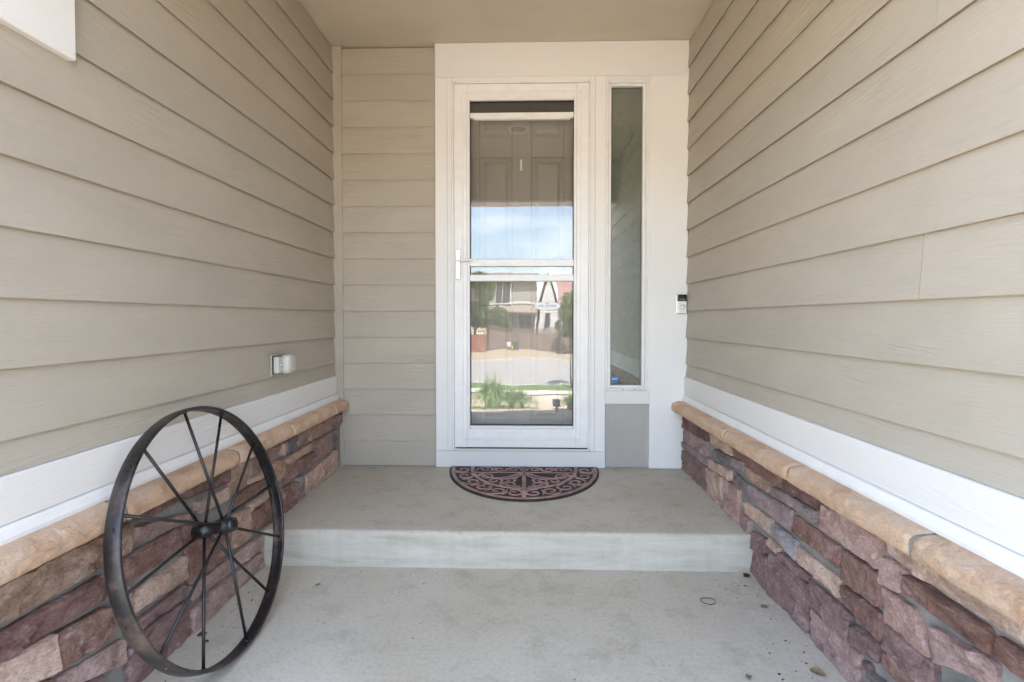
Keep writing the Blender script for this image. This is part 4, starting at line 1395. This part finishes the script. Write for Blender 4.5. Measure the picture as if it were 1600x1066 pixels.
# ------------------------------------------------------------------ recessed lamp in the ceiling (seen in the glass)
rl = tag(empty('recessed_light', (-0.05, -1.33, CEIL)), 'unlit round recessed light in the porch ceiling', 'light')
bm = bmesh.new()
lathe(bm, [(0.064, -0.001), (0.066, -0.006), (0.078, -0.009), (0.104, -0.006), (0.106, -0.0005)], 40, Matrix.Identity(4))
for fc in [f_ for f_ in bm.faces if len(f_.verts) > 4]:
    bm.faces.remove(fc)
bm_obj('trim_ring', bm, M['white_metal'], rl, smooth=True)
bm = bmesh.new()
lathe(bm, [(0.0635, -0.004), (0.055, -0.0015), (0.0, -0.0012)], 40, Matrix.Identity(4))
bm_obj('bulb_face', bm, M['grey_print'], rl, smooth=True)

# ------------------------------------------------------------------ porch beam; roof slab and house mass added against sun leaks
bmr = tag(empty('porch_beam', (-0.09, WALL_END - 0.1, 2.03)), 'tan boxed beam across the porch opening', 'beam')
box('beam_face', (-1.20, -0.12, 0.0), (1.03, 0.075, CEIL - 2.03 + 0.12), M['siding'], bmr, 0.004)
box('beam_lip', (-1.20, -0.125, -0.024), (1.03, 0.08, -0.0005), M['white_board'], bmr, 0.003)
rf = tag(empty('porch_roof', (0, -1.0, CEIL + 0.1)), 'unseen low roof slab added over the porch against sun leaks', 'roof')
box('deck', (-1.6, -1.27, 0.04), (1.2, 2.2, 0.14), M['shingle_grey'], rf)  # unseen slab, added to stop sun leaking in from above
hs = tag(empty('added_house_mass', (0, 2.0, -0.3)), 'unseen tan house mass added round the porch against sun leaks', 'house')
box('body_wall', (-6.0, -1.85, 0.0), (6.0, 3.0, 2.95), M['far_taupe'], hs)  # house volumes out of view, added so sun cannot leak in
box('left_wing', (-5.0, -4.05, -0.3), (-1.26, -1.86, 2.95), M['far_taupe'], hs)
box('light_block_wing', (1.075, -4.98, -0.4), (6.5, -1.86, 2.95), M['far_taupe'], hs)  # invented wing beyond the frame, keeps the left wall dimmer
box('roof_deck', (-6.2, -1.2, 2.96), (6.6, 3.2, 3.1), M['shingle_grey'], hs)

# ------------------------------------------------------------------ ground, street and verges behind the camera
def gz(y):
    """Height of the front garden and street along y."""
    d = 2.889 - y
    t = [(0, -0.40), (5.0, -0.40), (5.35, -0.19), (6.5, -0.33), (10, -0.84), (15, -1.53), (19.6, -2.12), (21, -2.15), (35.5, -2.15), (36.2, -2.02), (39.5, -2.00), (43, -1.88), (60, -1.8), (900, -1.8)]
    for (a, za), (b, zb) in zip(t, t[1:]):
        if d <= b:
            k = max(0, (d - a) / (b - a))
            return za + (zb - za) * k
    return -1.8
def strip(name, x0, x1, ys, dz, mat, nx=2, thick=0.0, amp=0.0):
    v, f = [], []
    for y in ys:
        for i in range(nx + 1):
            x = x0 + (x1 - x0) * i / nx
            v.append((x, y, gz(y) + dz + (amp * noise.noise((x * 0.9, y * 0.9, 0)) if amp else 0)))
    n = nx + 1
    for j in range(len(ys) - 1):
        for i in range(nx):
            a = j * n + i
            f.append((a, a + 1, a + n + 1, a + n))
    return structure(mesh_obj(name, v, f, mat, smooth=True))
frange = lambda a, b, n: [a + (b - a) * i / n for i in range(n + 1)]
strip('ground', -300, 300, [600, 5, 0] + [2.889 - d for d in (5.0, 5.35, 6.5, 8, 10, 15, 19.6, 21, 35.5, 36.2, 39.5, 43, 60, 400, 900)], -0.02, M['terrain'], 4)
strip('gravel_bed', -9, 7, frange(SLAB_Y - 0.02, 2.889 - 19.6, 60), 0.005, M['gravel'], 40, amp=0.03)
strip('sidewalk', -120, 120, frange(2.889 - 19.7, 2.889 - 21.0, 3), 0.03, M['sidewalk'], 8)
strip('lawn_strip', -120, 120, frange(2.889 - 21.0, 2.889 - 22.7, 3), 0.012, M['lawn'], 8)
box('kerb', (-120, 2.889 - 22.9, -2.3), (120, 2.889 - 22.7, -2.10), M['sidewalk'])['kind'] = 'structure'
strip('road', -120, 120, frange(2.889 - 22.9, 2.889 - 35.5, 3), -0.004, M['asphalt'], 8)
box('kerb', (-120, 2.889 - 35.7, -2.3), (120, 2.889 - 35.5, -2.03), M['sidewalk'])['kind'] = 'structure'
strip('far_verge', -120, 120, frange(2.889 - 35.7, 2.889 - 43.5, 10), 0.01, M['dirt'], 60, amp=0.06)

def blades(n, spread, h, mat, seed, lean=0.5, width=0.006, base=0.11, droop=0.95):
    rs = random.Random(seed)
    v, f = [], []
    for k in range(n):
        a = rs.uniform(0, 2 * math.pi)
        r0 = base * math.sqrt(rs.random())
        hh = h * rs.uniform(0.55, 1.1)
        reach = spread * rs.uniform(0.15, 1.25)
        d = Vector((math.cos(a), math.sin(a), 0))
        sd_ = Vector((-d.y, d.x, 0)) * width * rs.uniform(0.6, 1.3)
        p0 = d * r0
        pts = []
        for s in range(6):
            t = s / 5
            pts.append(p0 + d * reach * t ** 1.6 + Vector((0, 0, hh * (t - droop * t ** 3 * reach / spread))))
        b0 = len(v)
        for s, p in enumerate(pts):
            w = 1 - (s / 5) ** 2 * 0.9
            v.append(p - sd_ * w)
            v.append(p + sd_ * w)
        for s in range(5):
            q = b0 + 2 * s
            f.append((q, q + 1, q + 3, q + 2))
    return v, f

def tuft(x, y, n, spread, h, mat, label, seed, width=0.007):
    root = tag(empty('ornamental_grass', (x, y, gz(y))), label, 'grass clump', 'ornamental grasses in the gravel bed')
    v, f = blades(n, spread, h, mat, seed, width=width)
    mesh_obj('blades', v, f, M[mat], root, smooth=True)
    v, f = blades(n // 8, spread * 1.1, h * 0.8, 'dry_blade', seed + 1, width=width * 0.7)
    mesh_obj('dry_blades', v, f, M['dry_blade'], root, smooth=True)
tuft(-0.47, -4.55, 520, 0.36, 0.66, 'blade', 'tall green ornamental grass clump near the slab', 1)
tuft(-0.12, -4.35, 520, 0.34, 0.46, 'blade', 'low rounded green grass clump beside the taller one', 2)
tuft(0.72, -4.3, 260, 0.20, 0.42, 'blade', 'narrow yellowish grass clump by the added wing', 3)
tuft(-1.3, -4.6, 260, 0.3, 0.45, 'blade', 'green grass clump far from the added wing', 5)

pl = tag(empty('path_light', (0.40, -3.35, gz(-3.35))), 'small dark louvred path light in the gravel', 'lamp')
box('post', (-0.012, -0.012, -0.05), (0.012, 0.012, 0.07), M['black_plastic'], pl)
box('louvre', (-0.045, -0.045, 0.07), (0.045, 0.045, 0.11), M['grey_print'], pl, 0.004)
box('louvre', (-0.045, -0.045, 0.125), (0.045, 0.045, 0.16), M['grey_print'], pl, 0.004)
box('lens', (-0.035, -0.035, 0.1102), (0.035, 0.035, 0.1248), M['white_print'], pl)

def leaf_cloud(clumps, n, size, seed):
    rs = random.Random(seed)
    v, f = [], []
    tot = sum(c[3] ** 2 for c in clumps)
    for (cx, cy_, cz, r) in clumps:
        m = int(n * r * r / tot)
        for k in range(m):
            d = Vector((rs.gauss(0, 1), rs.gauss(0, 1), rs.gauss(0, 1))).normalized() * r * (0.45 + 0.55 * rs.random() ** 0.5) * rs.uniform(0.8, 1.12)
            p = Vector((cx, cy_, cz)) + Vector((d.x, d.y, d.z * 0.85))
            s = size * rs.uniform(0.6, 1.3)
            a = Vector((rs.gauss(0, 1), rs.gauss(0, 1), rs.gauss(0, 0.6))).normalized() * s
            b = a.cross(Vector((rs.gauss(0, 1), rs.gauss(0, 1), rs.gauss(0, 1)))).normalized() * s * 0.55
            q = len(v)
            v += [p - a, p + b, p + a, p - b]
            f.append((q, q + 1, q + 2, q + 3))
    return v, f

def tree(x, y, h, crown_r, crown_z0, label, seed, mat='leaf', n=5000, size=0.11, trunk=0.1, name='tree'):
    rs = random.Random(seed)
    z = gz(y)
    root = tag(empty(name, (x, y, z - 0.05)), label, 'tree' if name == 'tree' else 'shrub')
    bm = bmesh.new()
    top = Vector((rs.uniform(-0.1, 0.1), rs.uniform(-0.1, 0.1), h * 0.8))
    rod(bm, (0, 0, 0), top, trunk, trunk * 0.35, 8)
    clumps = []
    for k in range(11):
        a = rs.uniform(0, 2 * math.pi)
        t = rs.uniform(0, 1)
        zz = crown_z0 + (h - crown_z0) * t
        rr = crown_r * (0.75 - 0.45 * abs(t - 0.35)) * rs.uniform(0.3, 0.9)
        c = Vector((math.cos(a) * rr, math.sin(a) * rr, zz))
        clumps.append((c.x, c.y, c.z, crown_r * rs.uniform(0.38, 0.6)))
        s = top * max(0.3, min(0.95, (zz - 0.4) / (h * 0.8)))
        rod(bm, s, c, trunk * 0.35, trunk * 0.1, 6)
    bm_obj('trunk', bm, M['bark'], root, smooth=True)
    v, f = leaf_cloud(clumps, n, size, seed + 3)
    mesh_obj('crown', v, f, M[mat], root)
    return root
HY = 2.889 - 47.0
tree(-4.3, 2.889 - 44.2, 6.6, 1.75, 1.0, 'tall leafy green tree behind the red fence', 21, 'leaf', 8000, 0.13, 0.12)
tree(-2.35, 2.889 - 44.6, 3.4, 1.3, 0.5, 'round green shrub behind the lattice fence', 22, 'leaf', 6500, 0.11, 0.08, 'shrub')
tree(3.75, 2.889 - 41.0, 5.0, 1.05, 1.6, 'slender young street tree beyond the road', 23, 'leaf', 5000, 0.12, 0.07)
tree(-9.5, 2.889 - 38.0, 7.5, 2.6, 2.0, 'broad street tree shading the far verge', 24, 'leaf', 6000, 0.16, 0.16)
tree(12.0, 2.889 - 39.0, 7.0, 2.3, 2.0, 'broad tree beyond the right side of the road', 25, 'leaf_dark', 5000, 0.16, 0.16)
tree(-15.0, 2.889 - 46.0, 8.0, 2.8, 2.0, 'large tree at the far end of the fence', 26, 'leaf_dark', 5000, 0.16, 0.16)
# young near-side street tree, only its thin trunk low in view
tree(2.05, 2.889 - 22.0, 4.6, 0.75, 2.6, 'thin staked sapling in the lawn strip', 27, 'leaf', 2500, 0.07, 0.035)

# fence of single boards with a lattice top
def fence(x0, x1, y, h, mat, label, lattice):
    z = gz(y)
    root = tag(empty('wood_fence', (x0, y, z)), label, 'fence')
    L_ = x1 - x0
    w = 0.145
    me = None
    n = int(L_ / (w + 0.008))
    rs = random.Random(int(x0 * 10) + 500)
    for k in range(n):
        if me is None:
            o = box('fence_board', (0, 0, 0.03), (w, 0.02, h), M[mat], root)
            me = o.data
        else:
            o = link(bpy.data.objects.new('fence_board', me), root)
        o.location = (k * (w + 0.008), rs.uniform(-0.004, 0.004), rs.uniform(-0.015, 0.015))
    boxes('rail', [((0, -0.045, zz), (L_, -0.006, zz + 0.09)) for zz in (0.25, h - 0.25)], M[mat], root)
    for k in range(int(L_ / 2.4) + 1):
        box('post', (k * 2.4 - 0.05, 0.026, 0), (k * 2.4 + 0.05, 0.12, h + (0.42 if lattice else 0.05)), M[mat], root)
    if lattice:
        bm = bmesh.new()
        k = 0
        x = 0.0
        while x < L_ - 0.34:
            for s in (0, 1):
                a = Vector((x + (0.33 if s else 0), 0.012 * s, h + 0.02))
                b = Vector((x + (0 if s else 0.33), 0.012 * s, h + 0.35))
                rod(bm, a, b, 0.014, seg=4)
            x += 0.11
        add_box(bm, (0, -0.02, h + 0.355), (L_, 0.03, h + 0.40))
        bm_obj('lattice', bm, M[mat], root)['kind'] = 'stuff'
FY = 2.889 - 43.0
fence(-3.0, 14.0, FY, 1.62, 'fence_wood', 'weathered brown board fence with lattice top', True)
fence(-15.0, -3.2, FY + 0.6, 1.35, 'fence_red', 'lower reddish board fence beside the lattice one', False)
ub = tag(empty('utility_pedestal', (-0.85, FY + 0.75, gz(FY + 0.75))), 'dark green utility box standing before the fence', 'utility box')
box('cabinet', (-0.3, -0.25, 0), (0.3, 0.25, 0.75), M['utility_green'], ub, 0.02)
box('lid', (-0.32, -0.27, 0.7505), (0.32, 0.27, 0.80), M['utility_green'], ub, 0.01)
box('warning_plate', (-0.28, 0.2505, 0.1), (-0.12, 0.262, 0.45), M['yellow'], ub)
mb = tag(empty('meter_box', (-1.35, FY + 0.8, gz(FY + 0.8))), 'pale grey meter box beside the green utility box', 'utility box')
box('cabinet', (-0.2, -0.12, 0.3), (0.2, 0.12, 0.8), M['far_white'], mb, 0.02)
box('post', (-0.05, -0.05, -0.05), (0.05, 0.05, 0.2995), M['bark'], mb)

# ------------------------------------------------------------------ houses across the street
def lapped(name, x0, x1, z0, z1, y, mat, parent, step=0.16, gable=None):
    """Lap siding facing +y, joined because each course is only a pixel or two tall."""
    bm = bmesh.new()
    z = z0
    while z < z1 - 0.01:
        t = min(z + step, z1)
        a, b = x0, x1
        if gable:
            gx, gw, gh = gable
            k = max(0.02, 1 - ((t + z) / 2 - z0) / gh)
            a, b = gx - gw * k, gx + gw * k
        v = [bm.verts.new(p) for p in ((a, y + 0.03, z), (b, y + 0.03, z), (b, y + 0.004, t), (a, y + 0.004, t), (a, y - 0.15, z), (b, y - 0.15, z), (b, y - 0.15, t), (a, y - 0.15, t))]
        for q in ((0, 1, 2, 3), (7, 6, 5, 4), (0, 4, 5, 1), (3, 2, 6, 7), (0, 3, 7, 4), (1, 5, 6, 2)):
            bm.faces.new([v[i] for i in q])
        z = t
    o = bm_obj(name, bm, mat, parent)
    o['kind'] = 'stuff'
    return o
def far_window(parent, x0, x1, z0, z1, y, mull=True):
    w = boxes('window', [((x0 - 0.1, y, z0 - 0.1), (x0, y + 0.06, z1 + 0.1)), ((x1, y, z0 - 0.1), (x1 + 0.1, y + 0.06, z1 + 0.1)), ((x0, y, z1), (x1, y + 0.058, z1 + 0.1)), ((x0, y, z0 - 0.1), (x1, y + 0.07, z0))] +
              ([(((x0 + x1) / 2 - 0.035, y, z0), ((x0 + x1) / 2 + 0.035, y + 0.055, z1))] if mull else []), M['far_white'], parent)
    box('pane', (x0, y + 0.005, z0), (x1, y + 0.03, z1), M['far_glass'], w)
def roof_slab(name, pts, mat, parent, t=0.18):
    """Sloping slab from four corner points."""
    v = [Vector(p) for p in pts] + [Vector(p) - Vector((0, 0, t)) for p in pts]
    bm = bmesh.new()
    bv = [bm.verts.new(p) for p in v]
    for q in ((0, 1, 2, 3), (7, 6, 5, 4), (0, 4, 5, 1), (1, 5, 6, 2), (2, 6, 7, 3), (3, 7, 4, 0)):
        bm.faces.new([bv[i] for i in q])
    return bm_obj(name, bm, mat, parent)

hz = -1.85
hA = tag(empty('two_storey_house', (0, HY, hz)), 'taupe two-storey house with tall upper window across the street', 'house')
lapped('wall', -3.3, 1.25, 0, 6.75, 0, M['far_taupe'], hA)
lapped('side_wall', -9.0, -3.32, 0, 6.75, -0.9, M['far_cream'], hA)
box('core', (-9.0, -8.0, 0), (1.25, -1.1, 6.7), M['far_taupe'], hA)
far_window(hA, -2.62, -1.28, 4.15, 6.3, 0.032)
far_window(hA, -0.55, 0.62, 1.9, 3.1, 0.032)
roof_slab('roof', [(-9.3, 0.55, 6.7), (1.5, 0.55, 6.7), (1.5, -4.0, 7.35), (-9.3, -4.0, 7.35)], M['shingle_grey'], hA)
roof_slab('porch_roof', [(-3.1, 1.1, 3.35), (1.2, 1.1, 3.35), (1.2, 0.032, 3.95), (-3.1, 0.032, 3.95)], M['shingle_grey'], hA, 0.14)
box('belt_board', (-3.3, 0.032, 4.02), (1.25, 0.06, 4.2), M['far_white'], hA)
box('porch_post', (0.95, 0.85, 0), (1.1, 1.0, 3.25), M['far_white'], hA)

hB = tag(empty('gabled_house', (2.2, HY + 1.2, hz)), 'white sided gable wing with red shingle roof across the street', 'house')
lapped('wall', -0.85, 0.85, 0, 3.9, 0, M['far_white'], hB)
lapped('gable_wall', -0.85, 0.85, 3.91, 6.85, 0, M['far_white'], hB, gable=(0, 0.97, 3.05))
far_window(hB, -0.32, 0.18, 1.9, 3.3, 0.032, False)
for s in (-1, 1):
    roof_slab('rake_board', [(s * 0.98, 0.08, 3.75), (s * 0.85, 0.08, 3.75), (0.0, 0.08, 6.75), (s * 0.001, 0.08, 7.0)] if s > 0 else [(-0.85, 0.08, 3.75), (-0.98, 0.08, 3.75), (-0.001, 0.08, 7.0), (0.0, 0.08, 6.75)], M['far_white'], hB, 0.12)
    roof_slab('gable_roof', [(s * 1.0, 0.07, 3.7), (s * 1.0, -6, 3.7), (s * 0.002, -6, 6.95), (s * 0.002, 0.07, 6.95)], M['shingle'], hB, 0.14)
box('core', (-0.85, -6, 0), (12.0, -0.2, 3.85), M['far_white'], hB)
roof_slab('roof', [(0.9, 0.1, 3.7), (12.3, 0.1, 3.7), (12.3, -3.2, 6.9), (0.9, -3.2, 6.9)], M['shingle'], hB)

hC = tag(empty('distant_house', (-22, HY - 2, hz)), 'cream house farther along the street', 'house')
lapped('wall', -6, 6, 0, 5.6, 0, M['far_cream'], hC)
box('core', (-6, -8, 0), (6, -0.2, 5.5), M['far_cream'], hC)
far_window(hC, -3.5, -2, 3.4, 5, 0.032)
far_window(hC, 1.5, 3, 3.4, 5, 0.032)
roof_slab('roof', [(-6.4, 0.6, 5.5), (6.4, 0.6, 5.5), (6.4, -4, 8.0), (-6.4, -4, 8.0)], M['shingle_grey'], hC)
